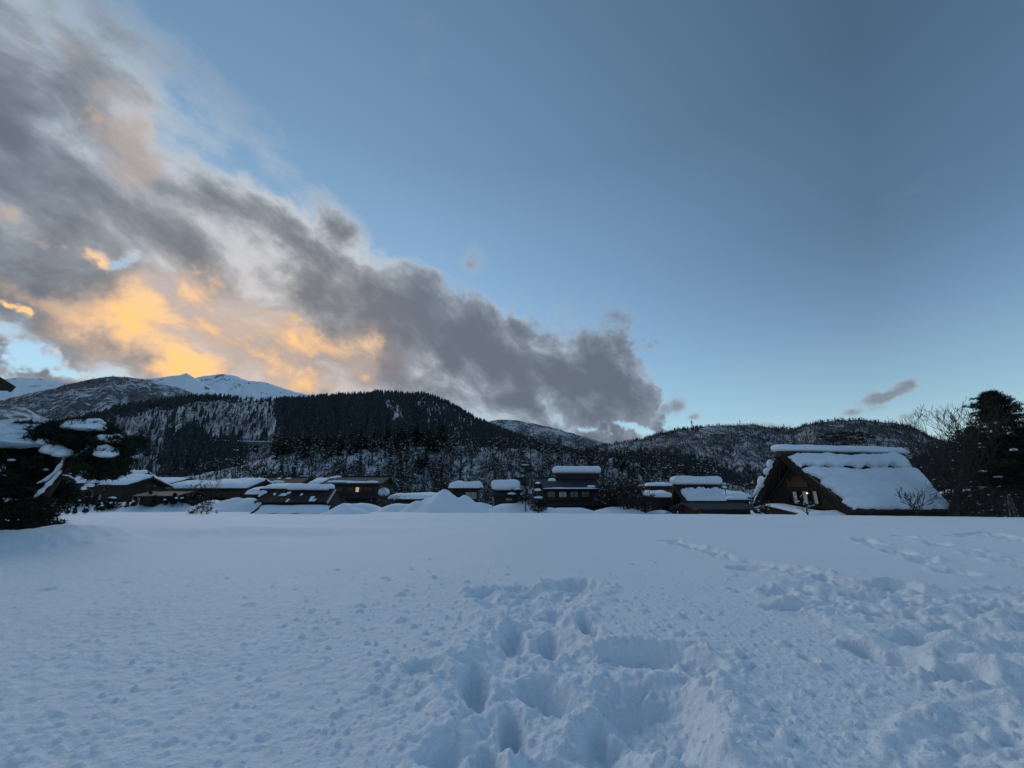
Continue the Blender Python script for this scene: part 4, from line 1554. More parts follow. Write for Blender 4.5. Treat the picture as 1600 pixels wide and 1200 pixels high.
for k in range(6):
    b = MB()
    b.box((-L / 2 + 1.2 + k * (L - 2.4) / 5, -W / 2 - .035, q[2] - 3.1), (1.1, .06, 1.2))
    b.build('shutter', M['brown_wall'], t)
b = MB()
b.box((-L / 2 - 1.7, .4, q[2] / 2 - .5), (3.0, W * .7, q[2]))
b.build('side_wing', M['dark_wood'], t)
b = MB()
b.prism([(-L / 2 - 3.6, -W * .35 - .7, q[2] - .3), (-L / 2 - 3.6, .4, q[2] + .7), (-L / 2 - 3.6, .4, q[2] + .85), (-L / 2 - 3.6, -W * .35 - .7, q[2] - .15)][::-1], (3.55, 0, 0))
b.prism([(-L / 2 - 3.6, W * .35 + 1.5, q[2] - .3), (-L / 2 - 3.6, .4, q[2] + .7), (-L / 2 - 3.6, .4, q[2] + .85), (-L / 2 - 3.6, W * .35 + 1.5, q[2] - .15)], (3.55, 0, 0))
wo = b.build('wing_roof', M['grey_roof'], t)
ms = MB()
sheet(ms, (-L / 2 - 3.5, -L / 2 - .1), [(-W * .35 - .6, q[2] - .1), (.4, q[2] + .9)], .35, 8, 6, 16, 8, rag=.25)
ms.build('snow', M['snow'], wo, True)
ms = MB()
snow_blob(ms, (L / 2 + .9, -W / 2 + .3, q[2] - 1.5), (.95, .9, .85), random.Random(4), 3, .5)
ms.build('snow_lump', M['snow'], t, True)

# snowy low roofs in the middle --------------------------------------
t, q = quick('shed', 'long low shed under a clean sloping snow roof left of the big snow heap', 604, 694, 769, 782, 60, 7, seed=12, snow=.5, wall='dark_wood', gable=None)
window(t, -2.4, -q[1] / 2, q[2] - .75, 1.1, .4, 3, 'shoji', 'dark_wood')
t, q = quick('house', 'narrow house with pale paper windows under a slab of snow, right of the snow heap', 701, 751, 753.5, 764.5, 66, 6, seed=13, snow=.85, wall='dark_wood', gable=None, roof='grey_roof', ov=.5, over=.5)
window(t, -.85, -q[1] / 2, q[2] - 1.0, 1.5, 1.0, 3, 'glass', 'dark_wood', rows=2)
window(t, 1.05, -q[1] / 2, q[2] - 1.0, 1.9, 1.05, 4, 'shoji', 'dark_wood', rows=2)
t, q = quick('storehouse', 'small dark storehouse under a fat rounded cushion of snow', 768, 812, 760, 774.5, 60, 6, seed=14, snow=0, wall='dark_wood', gable=None, ov=.5, over=.4)
ms = MB()
pillow(ms, (0, -.3, q[3] + .35), (q[0] + 1.1, 5.4, 1.55), 14, 12, noise_=.08)
ms.build('snow_cap', M['snow'], t, True)
window(t, .5, -q[1] / 2, q[2] - .6, .9, .5, 2, 'shoji', 'dark_wood')

# two-storey house with the raised ridge -------------------------------
t, q = quick('house', 'dark two-storey house with long dark roof and a snow-laden raised ridge vent', 840, 938, 747, 763.5, 57, 9, seed=15, snow=0, snow_patches=2, wall='dark_wood', roof='grey_roof', gable='brown_wall', zb=-1.25)
L, W = q[0], q[1]
hb = MB()
c0, c1 = at(864, 745, 61.5), at(938, 745, 61.5)
cx = (c0.x + c1.x) / 2 - t.location.x
hb.box((cx, 0, q[3] + .45), (c1.x - c0.x - .6, 1.6, .9))
vo = hb.build('ridge_vent', M['dark_wood'], t)
ms = MB()
pillow(ms, (cx, 0, q[3] + 1.38), (c1.x - c0.x, 2.6, 1.05), 15, 12, noise_=.06)
ms.build('snow_cap', M['snow'], vo, True)
b = MB()
b.box((.2, -W / 2 - .75, q[2] - .28), (L + .8, 1.4, .10))
ca_ = b.build('canopy', M['grey_roof'], t)
ms = MB()
sheet(ms, (-L / 2 + .1, L / 2 + .3), [(-W / 2 - 1.4, q[2] - .22), (-W / 2 - .35, q[2] - .20)], .14, 5, 5, 30, 5, rag=.2)
ms.build('snow', M['snow'], ca_, True)
for i, (px, mt_) in enumerate(((862, 'glass'), (880, 'shoji'), (898, 'glass'), (916, 'glass'))):
    window(t, at(px, 769, 57).x - t.location.x, -W / 2, q[2] - .95, 1.05, .72, 2, mt_ if mt_ != 'shoji' else 'plaster', 'dark_wood')
b = MB()
b.prism([(-L / 2 - .6, -W / 2 - 1.5, q[2] - 2.45), (-L / 2 - .6, -W / 2 - .02, q[2] - 1.8), (-L / 2 - .6, -W / 2 - .02, q[2] - 1.68), (-L / 2 - .6, -W / 2 - 1.5, q[2] - 2.33)][::-1], (L + 1.2, 0, 0))
b.build('canopy', M['grey_roof'], t)
for k, (px, w_) in enumerate(((870, .8), (886, 1.7), (903, 1.2), (918, 1.2))):
    b = MB()
    b.box((at(px, 790, 57).x - t.location.x, -W / 2 - .03, q[2] - 3.05), (w_, .05, .95))
    b.build('shutter', M['brown_wall'], t)
b = MB()
b.prism([(L / 2 + .1, -W / 2 + .3, q[2] - .9), (L / 2 + .1, W / 2, q[2] - .9), (L / 2 + .1, W / 2, q[2] + .1), (L / 2 + .1, -W / 2 + .3, q[2] - .0)][::-1], (4.2, 0, -1.4))
so = b.build('side_roof', M['grey_roof'], t)
b = MB()
b.box((L / 2 + 2.0, .4, q[2] / 2 - 1.0), (3.6, W * .8, q[2] - 1.2))
b.build('side_wing', M['brown_wall'], t)
ms = MB()
for k in range(3):
    snow_blob(ms, (L / 2 + .9 + k * 1.1, -W / 2 + .8 + .3 * k, q[2] - .25 - .36 * k), (.7, .8, .35), random.Random(k + 9), 3, .4)
ms.build('snow', M['snow'], so, True)

# between the big houses ------------------------------------------------
t, q = quick('house', 'brown-walled house with flat snow roof behind the bare garden trees, upper of two', 1012, 1062, 755, 761, 72, 7, seed=16, snow=.5, wall='plank_wood', roof='tan_roof', gable='brown_wall', zb=-.6)
t, q = quick('house', 'brown house with thick drooping snow on its eave, left of the small thatched house', 1014, 1054, 767, 779, 62, 6, seed=17, snow=.7, wall='brown_wall', roof='grey_roof', gable='brown_wall', ov=.5, over=.4)
window(t, .4, -q[1] / 2, 1.3, 1.2, .7, 2)
t, q = quick('house', 'snow-roofed house between the small thatched house and the big thatched farmhouse', 1128, 1178, 766, 779, 74, 8, seed=18, snow=.6, wall='dark_wood', gable='dark_wood')
t, q = quick('shed', 'low snowy shed in front, against the left foot of the big thatched farmhouse', 1138, 1172, 777, 783, 60, 5, seed=19, snow=.45, wall='dark_wood', gable=None, ov=.4, over=.4)
t, q = quick('house', 'snow-roofed house half hidden by the ladder at the right edge of the photo', 1572, 1680, 761, 774, 54, 9, seed=20, snow=.6, wall='dark_wood', gable='brown_wall')

# low dark barn before the small thatched house
a, b_, r = at(1096, 801, 44), at(1163, 801, 44), at(1100, 785.5, 47)
zb = -1.2
L = b_.x - a.x + .6
t = house('barn', 'low dark barn with bare grey roof and brown plank gable by the field', (a.x + b_.x) / 2 + .5, 47.2, zb, L, 5.2, a.z - zb + .35, r.z - zb - .1, .7, .06, 'dark_wood', 'grey_roof', 0, 0, 'barn', 21, None, 'brown_wall', over=.9)
ze_, zr_ = a.z - zb + .35, r.z - zb - .1
for k in range(7):
    y_ = -2.2 + k * 4.4 / 6
    b = MB()
    hgt = .55 + (zr_ - ze_) * (1 - abs(y_) / 2.6) * .8
    b.box((-L / 2 - .075, y_, ze_ - .45 + hgt / 2 - .1), (.04, .55, hgt + .5))
    b.build('plank', M['plank_wood'] if k not in (1, 5) else M['brown_wall'], t)
b = MB()
b.box((-L / 2 - .11, 0, ze_ + .03), (.06, 5.0, .14))
b.build('tie_beam', M['dark_wood'], t)

# dark roof corner reaching in at the left edge
c = at(19, 612, 15.0)
t = thing('house', 'weathered roof corner and dark boarded wall cut off by the left edge of the photo', 'house', (c.x - 4.2, c.y - 5.85, 0), 0)
mb = MB()
zc_ = c.z
mb.prism([(-4, -2.5, -.5), (-4, 5, -.5), (-4, 5, zc_ + .3), (-4, 1.2, zc_ + 1.7), (-4, -2.5, zc_ + .3)][::-1], (6.8, 0, 0))
mb.build('wall', M['dark_wood'], t)
mb = MB()
for s in (-1, 1):
    pts_ = [(-5, 1.2, zc_ + 1.85), (-5, 1.2 + s * 4.6, zc_ + .02), (-5, 1.2 + s * 4.6, zc_ + .16), (-5, 1.2, zc_ + 2.0)]
    mb.prism(pts_ if s < 0 else pts_[::-1], (9.2, 0, 0))
ro = mb.build('roof', M['metal_roof'], t)
for s in (-1, 1):
    mb = MB()
    mb.bar((4.24, 1.2, zc_ + 1.92), (4.24, 1.2 + s * 4.62, zc_ + .08), .06, .26)
    mb.build('barge_board', M['brown_wall'], t)
for k in range(5):
    mb = MB()
    mb.box((3.2 - k * .02 + .4, -3.0 + k * 1.9, zc_ + .02 + (1.2 - abs(-3 + k * 1.9 - 1.2) / 4.6 * 1.85 if False else 0)), (1.5, .1, .12))
    mb.build('rafter', M['dark_wood'], t)


# ------------------------------------------------------------------ steep thatched farmhouses
def ruled(mb, A, B, th, nu, nv, seed, rough_, mi=0):
    """thick thatched plane between edge A (eave: two points) and edge B (ridge: two points); thickness along the inward normal"""
    A, B = np.array(A, float), np.array(B, float)
    u, v = np.meshgrid(np.linspace(0, 1, nu), np.linspace(0, 1, nv))
    u, v = u[..., None], v[..., None]
    P = (A[0] * (1 - u) + A[1] * u) * (1 - v) + (B[0] * (1 - u) + B[1] * u) * v
    n = nrm(np.cross(A[1] - A[0], B[0] - A[0]))
    if n[2] < 0:
        n = -n
    o = rough_ * fbm(P[..., 0] * 1.7 + seed, P[..., 2] * 2.2 + P[..., 1], 4, seed)
    top = P + n * o[..., None]
    bot = P - n * th * (1 - .35 * v)
    m, k = u.shape[:2]
    idx = np.arange(m * k).reshape(m, k)
    F = np.stack([idx[:-1, :-1], idx[:-1, 1:], idx[1:, 1:], idx[1:, :-1]], -1).reshape(-1, 4)
    N = m * k
    bd = list(idx[0, :]) + list(idx[1:, -1]) + list(idx[-1, -2::-1]) + list(idx[-2:0, 0])
    Fl = [tuple(q) for q in F.tolist()] + [tuple(N + i for i in q[::-1]) for q in F.tolist()] + [(bd[(i + 1) % len(bd)], bd[i], N + bd[i], N + bd[(i + 1) % len(bd)]) for i in range(len(bd))]
    mb.add(np.concatenate([top.reshape(-1, 3), bot.reshape(-1, 3)]), Fl, mi)


def slope_snow(mb, A, B, T, nu, nv, seed, u0=0.0, u1=1.0, v0=0.0, v1=1.0, p=10, rag_v=.0, rag_u=.0, waves=0.0, lift=.02, rag_b=None):
    """heavy snow lying on part of a thatched plane, with a ragged edge"""
    A, B = np.array(A, float), np.array(B, float)
    cu, cv = .5 - .5 * np.cos(np.linspace(0, np.pi, nu)), .5 - .5 * np.cos(np.linspace(0, np.pi, nv))
    a, b = np.meshgrid(cu, cv)
    # ragged limits
    top_lim = v1 + rag_v * (np.abs(fbm(a * 9 + seed, a * 0 + 2.2, 3, seed)) - .3)
    bot_lim = v0 + (rag_v * .4 if rag_b is None else rag_b) * fbm(a * (12 if rag_b is None else 22) + seed, a * 0 + 5.2, 3, seed + 1)
    v = bot_lim + (top_lim - bot_lim) * b
    l_lim = u0 + rag_u * fbm(b * 7 + seed, b * 0 + 8.2, 4, seed + 2)
    u = l_lim + (u1 - l_lim) * a
    P = (A[0] * (1 - u[..., None]) + A[1] * u[..., None]) * (1 - v[..., None]) + (B[0] * (1 - u[..., None]) + B[1] * u[..., None]) * v[..., None]
    n = nrm(np.cross(A[1] - A[0], B[0] - A[0]))
    if n[2] < 0:
        n = -n
    env = (np.maximum(0, 1 - np.abs(2 * a - 1) ** p) * np.maximum(0, 1 - np.abs(2 * b - 1) ** p)) ** .5
    Lu = np.linalg.norm(A[1] - A[0])
    h = T * env * (1 + .55 * fbm(u * Lu * .33 + seed, v * 3.4, 4, seed + 4) + .10 * fbm(u * Lu * 2, v * 12, 3, seed + 6) + waves * np.maximum(0, fbm(u * Lu * .22, v * 2.2 + 4, 2, seed + 8)))
    top = P + n * (h + lift)[..., None] + np.array((0, 0, 1)) * (h * .15)[..., None]
    bot = P + n * (lift - .05)
    m, k = a.shape
    idx = np.arange(m * k).reshape(m, k)
    F = np.stack([idx[:-1, :-1], idx[:-1, 1:], idx[1:, 1:], idx[1:, :-1]], -1).reshape(-1, 4).tolist()
    N = m * k
    bd = list(idx[0, :]) + list(idx[1:, -1]) + list(idx[-1, -2::-1]) + list(idx[-2:0, 0])
    mb.add(np.concatenate([top.reshape(-1, 3), bot.reshape(-1, 3)]),
           [tuple(q) for q in F] + [tuple(N + i for i in q[::-1]) for q in F] + [(bd[(i + 1) % len(bd)], bd[i], N + bd[i], N + bd[(i + 1) % len(bd)]) for i in range(len(bd))])


def thatched(name, label, X, Y, zb, rz, hw, Le, Lr, off, H, ze, th, cap, seed):
    """farmhouse with steep thatch: ridge along local x, longer than the eaves"""
    t = thing(name, label, 'farmhouse', (X, Y, zb), rz)
    hl = Le / 2
    rl, rr_ = -Lr / 2 + off, Lr / 2 + off
    for s in (-1, 1):
        A = [(-hl, s * hw, ze), (hl, s * hw, ze)]
        B = [(rl, s * .10, H), (rr_, s * .10, H)]
        mb = MB()
        ruled(mb, A, B, th, 60, 30, seed + s, .05)
        mb.build('thatch_slope', M['thatch'], t, False)
    mb = MB()
    # gable and side walls set back under the thatch
    hi = hw - th * 1.35
    Hi = H - th * 1.8
    g0 = -hl + .9
    k = (Hi - ze) / hi
    mb.prism([(g0, -hi, -.8), (g0, hi, -.8), (g0, hi, ze), (g0, .0, Hi), (g0, -hi, ze)][::-1], (Le - 1.6, 0, 0))
    mb.build('wall', M['dark_wood'], t)
    # thatched ridge with its bark cover and cross timbers
    mb = MB()
    nseg = 26
    xs = np.linspace(rl - .05, rr_ + .05, nseg)
    mb.tube([(x_, 0, H - .05 + .02 * math.sin(i * 1.7)) for i, x_ in enumerate(xs)], .36 * th / .7, 9)
    mb.build('ridge', M['thatch_edge'], t)
    return t, dict(hl=hl, rl=rl, rr=rr_, H=H, hw=hw, ze=ze, g0=g0, hi=hi, Hi=Hi, A=[(-hl, -hw, ze), (hl, -hw, ze)], B=[(rl, -.10, H), (rr_, -.10, H)],
                   A2=[(-hl, hw, ze), (hl, hw, ze)], B2=[(rl, .10, H), (rr_, .10, H)])


ZB = -1.2
t, q = thatched('thatched_farmhouse', 'big steep-thatched farmhouse, front slope buried in snow, curtained windows in its dark gable',
                37.13, 46.95, ZB, .185, 6.28, 12.6, 17.3, 1.68, 6.66 - ZB - .25, 1.45, .75, 1.0, 200)
hl, H, ze, g0, hi, Hi = q['hl'], q['H'], q['ze'], q['g0'], q['hi'], q['Hi']
ms = MB()
slope_snow(ms, q['A'], q['B'], .66, 110, 60, 11, .05, .985, .035, .685, 9, .05, .06, 1.0)
ms.build('slope_snow', M['snow'], t, True)
ms = MB()
slope_snow(ms, q['A'], q['B'], .58, 110, 30, 12, .02, .97, .735, .935, 6, .06, .02, .8, .10, rag_b=.075)
ms.build('upper_snow', M['snow'], t, True)
ms = MB()
slope_snow(ms, q['A2'], q['B2'], .45, 60, 30, 13, .0, .98, .02, .9, 8, .05, .03, .3)
ms.build('rear_snow', M['snow'], t, True)
ms = MB()
pillow(ms, ((q['rl'] + q['rr']) / 2 + .1, 0, H + .62), (q['rr'] - q['rl'] + .8, 1.7, .78), 16, 18, noise_=.09)
ms.build('ridge_snow', M['snow'], t, True)
for k, (v_, s_) in enumerate(((.78, .5), (.66, .42), (.46, .62), (.36, .4), (.30, .34))):     # clumps clinging to the rear edge of the thatch
    b = MB()
    pz = ze + (H - ze) * v_
    pyy = q['hw'] * (1 - v_) + .1
    pxx = -hl + (q['rl'] + hl) * v_
    snow_blob(b, (pxx + .15, pyy + .15, pz + .1), (.5, .38 * s_ / .5, s_ * 1.4), random.Random(k + 50), 3, .6)
    b.build('snow_clump', M['snow'], t, True)
# gable wall: sills, posts, boards, shutters, windows
gx = g0


def gbeam(y0, z0, y1, z1, w=.18, d=.12, nm='beam', mt='dark_wood', dx=0):
    b_ = MB()
    b_.bar((gx - .06 - dx, y0, z0), (gx - .06 - dx, y1, z1), d, w, up=(1, 0, 0))
    return b_.build(nm, M[mt], t)


zf = [ze + .35, ze + 2.25, ze + 3.75]
for z_ in zf:
    half = hi * (1 - (z_ - ze) / (Hi - ze)) - .1
    gbeam(-half, z_, half, z_, .22, .16, dx=.05)
for s in (-1, 1):
    gbeam(s * (hi - .1), ze + .1, s * .15, Hi - .25, .2, .12, 'rafter', 'thatch_edge', .12)
# white rope-tied poles crossing under the ridge
for s in (-1, 1):
    b = MB()
    b.bar((q['rl'] + .35, s * .05, H - .35), (gx - .35, s * 1.9, H - 2.9), .09, .09)
    b.build('bracing_pole', M['mud_wall'], t)
# upper row: reddish vertical boards with gaps (shutters)
n = 9
for k in range(n):
    y_ = .95 - k * .29
    hh = (.95, .70, .80, 1.15, 1.2, 1.2, 1.15, 1.2, 1.1)[k]
    b = MB()
    b.box((gx - .10, y_, zf[1] + .18 + hh / 2), (.05, .25, hh))
    b.build('shutter_board', M['plank_wood'], t)
# window row: sliding panels, two with pale curtains
row = [(1.75, 'plank_wood', .5), (.95, 'glass', .55), (.35, 'curtain', .55), (-.28, 'glass', .6), (-.92, 'curtain', .62), (-1.55, 'glass', .55), (-2.15, 'curtain', .5)]
b = MB()
for y0 in (1.30, .66, .03, -.60, -1.25, -1.86, -2.44):
    b.box((gx - .09, y0, zf[0] + .98), (.10, .08, 1.30))
b.box((gx - .09, -.57, zf[0] + .28), (.13, 3.9, .10))
b.box((gx - .09, -.57, zf[0] + 1.68), (.13, 3.9, .10))
fr = b.build('window', M['dark_wood'], t)
for (y_, mt_, w_) in row[1:]:
    b = MB()
    b.box((gx - .055, y_ + (.02 if mt_ == 'glass' else 0), zf[0] + .98), (.03, w_, 1.28))
    b.build('pane' if mt_ == 'glass' else 'curtain', M[mt_], fr)
b = MB()
snow_blob(b, (gx - .16, -1.30, zf[0] + 1.42), (.05, .07, .09), random.Random(2), 2, 1.0, .05)
b.build('hanging_lamp', M['lamp'], t, True)
for k in range(4):
    b = MB()
    b.box((gx - .08, 2.95 - k * .36, zf[0] + .72), (.05, .30, .9))
    b.build('wall_board', M['brown_wall'], t)
for k in range(7):
    b = MB()
    b.box((gx - .08, 4.3 - k * .34, zf[0] - .75), (.05, .30, 1.3))
    b.build('wall_board', M['brown_wall'], t)
# lean-to roof with snow in front of the gable
b = MB()
b.prism([(gx - 3.0, 1.9, zf[0] + .02), (gx - 3.0, -6.0, ze - 1.0), (gx - 3.0, -6.0, ze - .88), (gx - 3.0, 1.9, zf[0] + .14)][::-1], (2.7, 0, 0))
lo = b.build('lean_to_roof', M['metal_roof'], t)
ms = MB()
sheet(ms, (gx - 2.95, gx - .5), [(-5.9, ze - .86), (1.8, zf[0] + .15)], .30, 7, 7, 22, 26, rag=.12)
ms.build('snow', M['snow'], lo, True)
b = MB()
b.prism([(gx - 2.85, 1.7, -.8), (gx - 2.85, -5.4, -.8), (gx - 2.85, -5.4, ze - .95), (gx - 2.85, 1.7, zf[0])], (2.3, 0, 0))
b.build('lean_to_wall', M['dark_wood'], t)
# ragged thatch ends along the gable edge and the eave
rr = random.Random(8)
b = MB()
T = []
for s in (-1, 1):
    for k in range(260):
        v_ = k / 260
        base_ = np.array((-hl + (q['rl'] + hl) * v_, s * (q['hw'] * (1 - v_) + .1 * v_), ze + (H - ze) * v_))
        dn = np.array((0, -s * .7, -.72)) * .75 * (1 - .35 * v_) * rr.uniform(0, 1)
        o_ = base_ + dn
        T += [o_, o_ + np.array((-rr.uniform(.06, .22), rr.uniform(-.05, .05), -rr.uniform(.0, .16))), o_ + np.array((.03, rr.uniform(-.1, .1), -.12))]
for k in range(500):
    x_ = rr.uniform(-hl, hl)
    o_ = np.array((x_, -q['hw'] + rr.uniform(0, .5), ze - rr.uniform(0, .55)))
    T += [o_, o_ + np.array((rr.uniform(-.06, .06), -rr.uniform(.05, .2), -rr.uniform(.08, .25))), o_ + np.array((.08, 0, -.05))]
b.tris(T)
tag(b.build('thatch_fringe', M['thatch_edge'], t), kind='stuff')

# smaller thatched house
t, q = thatched('thatched_farmhouse', 'small thatched house with a fat snow cap and dark board gable behind the barn',
                26.8, 60.0, -1.2, .127, 2.95, 5.6, 7.2, .15, 4.45, 1.25, .5, .9, 300)
hl, H, ze, g0, hi, Hi = q['hl'], q['H'], q['ze'], q['g0'], q['hi'], q['Hi']
ms = MB()
slope_snow(ms, q['A'], q['B'], .42, 60, 36, 21, .06, .99, -.01, .84, 8, .16, .05, .9, .06)
ms.build('slope_snow', M['snow'], t, True)
ms = MB()
slope_snow(ms, q['A2'], q['B2'], .35, 40, 24, 22, .04, .99, .02, .88, 8, .06, .04, .4)
ms.build('rear_snow', M['snow'], t, True)
ms = MB()
pillow(ms, (.15, 0, H + .80), (7.5, 2.1, 1.15), 23, 14, noise_=.10)
ms.build('ridge_snow', M['snow'], t, True)
for k in range(7):
    y_ = 1.35 - k * .45
    hh = max(.4, (1 - abs(y_) / hi) * (Hi - ze) * .95)
    b = MB()
    b.box((g0 - .05, y_, ze - .2 + hh / 2), (.05, .38, hh + .4))
    b.build('wall_board', M['brown_wall'], t)
b = MB()
b.bar((g0 - .1, -1.9, ze + .75), (g0 - .1, 1.9, ze + .75), .12, .14, up=(1, 0, 0))
b.build('beam', M['dark_wood'], t)
b = MB()
b.box((hl - .2 - 2.6, -hi - .3, ze - .7), (5.0, .10, 1.0))
b.build('board_wall', M['dark_wood'], t)

# ------------------------------------------------------------------ trees, shrubs and small things near the village
def tufts(centres, L, n, r, wid=.10, up=.55):
    """needle tufts: n thin blades from each centre"""
    C = np.repeat(np.asarray(centres, float), n, axis=0)
    d = r.normal(0, 1, C.shape)
    d[:, 2] = d[:, 2] * .7 + up
    d /= np.linalg.norm(d, axis=1)[:, None]
    s = r.normal(0, 1, C.shape)
    s -= d * (s * d).sum(1)[:, None]
    s /= np.linalg.norm(s, axis=1)[:, None]
    l = L * r.uniform(.6, 1.3, (len(C), 1))
    return np.stack([C - s * l * wid, C + s * l * wid, C + d * l], 1).reshape(-1, 3)


def pad_points(c, rx, ry, rz, n, r):
    p = r.normal(0, 1, (n, 3))
    p /= np.linalg.norm(p, axis=1)[:, None]
    p *= r.uniform(.25, 1, (n, 1)) ** .5
    p[:, 2] = np.where(p[:, 2] < 0, p[:, 2] * .55, p[:, 2])
    return p * np.array((rx, ry, rz)) + np.array(c)


def tri_mesh(name, T, mat, parent):
    T = np.asarray(T)
    F = np.arange(len(T)).reshape(-1, 3)
    return link(name, fast_mesh(name, T, F, mat, False), parent)


r9 = np.random.default_rng(99)

# ---- leaning garden pine on the left
YP = 15.0
base = at(44, 834, YP)
gb = gz(base.x, base.y)
O = Vector((base.x, base.y, 0))
t = thing('pine_tree', 'leaning garden pine with red trunk and flat snow-capped crown on the left', 'tree', O)


def PP(px, py, dy=0.0):
    return np.array(at(px, py, YP + dy) - O)


mb = MB()
mb.tube([PP(30, 838), PP(48, 806), PP(72, 772, .1), PP(97, 738, .2), PP(110, 706, .2), PP(116, 684, .3)], [.20, .17, .14, .115, .085, .05], 8)
mb.build('trunk', M['red_bark'], t, True)
limbs = [[(60, 790), (66, 768), (82, 752), (100, 727), (104, 712)], [(100, 735), (118, 718), (138, 704), (152, 696)], [(108, 710), (125, 693), (150, 686), (180, 688), (206, 690)],
         [(112, 698), (92, 682), (72, 672)], [(115, 690), (135, 676), (155, 668)], [(96, 745), (110, 747), (118, 754)], [(70, 775), (50, 764), (30, 760)], [(104, 722), (88, 712), (76, 704)], [(110, 706), (140, 712), (165, 716)]]
for i, lb in enumerate(limbs):
    mb = MB()
    n = len(lb)
    mb.tube([PP(px, py, .15 * math.sin(i * 2.1) + (.35 * math.sin(i * 1.7)) * k / n) for k, (px, py) in enumerate(lb)], [.085 * (1 - .75 * k / n) for k in range(n)], 6)
    mb.build('limb', M['red_bark'], t, True)
pads = [(85, 674, 34, 11), (112, 668, 40, 12), (140, 666, 32, 12), (150, 680, 26, 9), (128, 688, 34, 10), (75, 686, 26, 10), (98, 694, 30, 10), (168, 694, 28, 9), (190, 692, 24, 8), (200, 688, 16, 5),
        (160, 716, 34, 11), (140, 708, 22, 9), (180, 722, 22, 9), (150, 732, 26, 9), (40, 690, 26, 10), (170, 740, 18, 7), (50, 664, 10, 4), (120, 680, 44, 10), (95, 680, 40, 9), (150, 672, 30, 8), (165, 728, 26, 8), (135, 722, 20, 8), (155, 746, 20, 7), (185, 708, 22, 6), (205, 696, 14, 5), (130, 676, 56, 12), (160, 690, 44, 10), (170, 706, 34, 9), (150, 722, 30, 9), (175, 735, 26, 8), (38, 802, 26, 15), (66, 808, 15, 9), (24, 772, 26, 15), (58, 786, 10, 8), (30, 822, 24, 8), (70, 822, 14, 6), (215, 688, 10, 3)]
C = []
for i, (px, py, rx, ry) in enumerate(pads):
    s = YP * .965 / FPX
    for dy in (-.1, .6):
        C.append(pad_points(PP(px + r9.uniform(-5, 5), py, dy + r9.uniform(-.2, .2)), rx * s, .42 + rx * s * .35, ry * s, int(34 + rx * ry * .30), r9))
tri_mesh('crown', tufts(np.concatenate(C), .19, 9, r9, .075), M['needle'], t)
rr = random.Random(31)
for (px, py, rx, ry, dy) in [(124, 664, 22, 9, -.2), (149, 661, 17, 8, -.1), (140, 667, 24, 6, -.4), (176, 686, 20, 7, -.3), (166, 705, 16, 9, -.5), (86, 701, 17, 8, -.4), (98, 707, 12, 6, -.5), (70, 690, 12, 5, -.5),
                             (131, 762, 3, 3, -.4), (182, 683, 10, 5, -.2), (140, 757, 6, 3, -.3)]:
    s = YP * .965 / FPX
    mb = MB()
    snow_blob(mb, PP(px, py + ry * .5, dy), (rx * s, rx * s * .9, ry * s * 1.5), rr, 3, .45, .34)
    mb.build('snow_clump', M['snow'], t, True)
for lb, w in (([(50, 783), (66, 768), (82, 752), (96, 737)], .13), ([(58, 757), (72, 751), (88, 738), (100, 720), (103, 711)], .10), ([(110, 722), (122, 712), (138, 702), (146, 697)], .075), ([(98, 744), (108, 745), (116, 750)], .05)):
    mb = MB()
    pts_ = [PP(px, py - 2, -.30) for px, py in lb]
    n_ = 14
    pts_ = np.array([np.interp(np.linspace(0, len(lb) - 1, n_), range(len(lb)), np.array(pts_)[:, k_]) for k_ in range(3)]).T
    mb.tube(pts_, [w * .62 * math.sin(math.pi * (k_ + .6) / (n_ + .2)) ** .4 * rr.uniform(.6, 1.15) for k_ in range(n_)], 8)
    mb.build('snow_strip', M['snow'], t, True)

# ---- dense evergreen at the left edge with its heavy snow cap
O = Vector(at(-24, 836, 15.6))
O.z = 0
t = thing('evergreen_tree', 'dense black-green evergreen at the left edge with a thick snow cap', 'tree', O)
s = 15.6 * .965 / FPX
mb = MB()
mb.tube([(0, 0, -.3), (.05, 0, 1.5), (-.1, .1, 3.0)], [.16, .12, .05], 7)
mb.tube([(.6, .1, -.3), (.75, .1, .9), (.95, .1, 1.9)], [.09, .07, .03], 6)
mb.build('trunk', M['bark'], t, True)
C = []
for k in range(230):
    a_, z_ = r9.uniform(0, 6.28), r9.uniform(.25, 3.5)
    R_ = 2.05 * math.sqrt(max(.05, 1 - ((z_ - 1.6) / 2.2) ** 2)) * r9.uniform(.45, 1.0)
    C.append(pad_points((math.cos(a_) * R_, math.sin(a_) * R_ * .8, z_), .5, .45, .26, 34, r9))
tri_mesh('crown', tufts(np.concatenate(C), .17, 8, r9, .11), M['needle'], t)
for (px, py, rx, ry, dy) in [(18, 672, 52, 14, -.2), (42, 676, 30, 11, -.5), (4, 682, 34, 12, -.9), (30, 686, 34, 8, -.9), (-30, 680, 50, 18, .0)]:
    mb = MB()
    snow_blob(mb, np.array(at(px, py + ry * .8, 15.6 + dy) - O), (rx * s, rx * s * .85, ry * s * 2.1), rr, 4, .35, .26)
    mb.build('snow_clump', M['snow'], t, True)
for k in range(24):
    a_ = rr.uniform(-2.4, .6)
    z_ = rr.uniform(.4, 2.9)
    R_ = 2.0 * math.sqrt(max(.05, 1 - ((z_ - 1.6) / 2.2) ** 2))
    mb = MB()
    snow_blob(mb, (math.cos(a_) * R_, math.sin(a_) * R_ * .8, z_), (rr.uniform(.06, .2), rr.uniform(.06, .14), rr.uniform(.03, .08)), rr, 1, .4)
    mb.build('snow_clump', M['snow'], t, True)
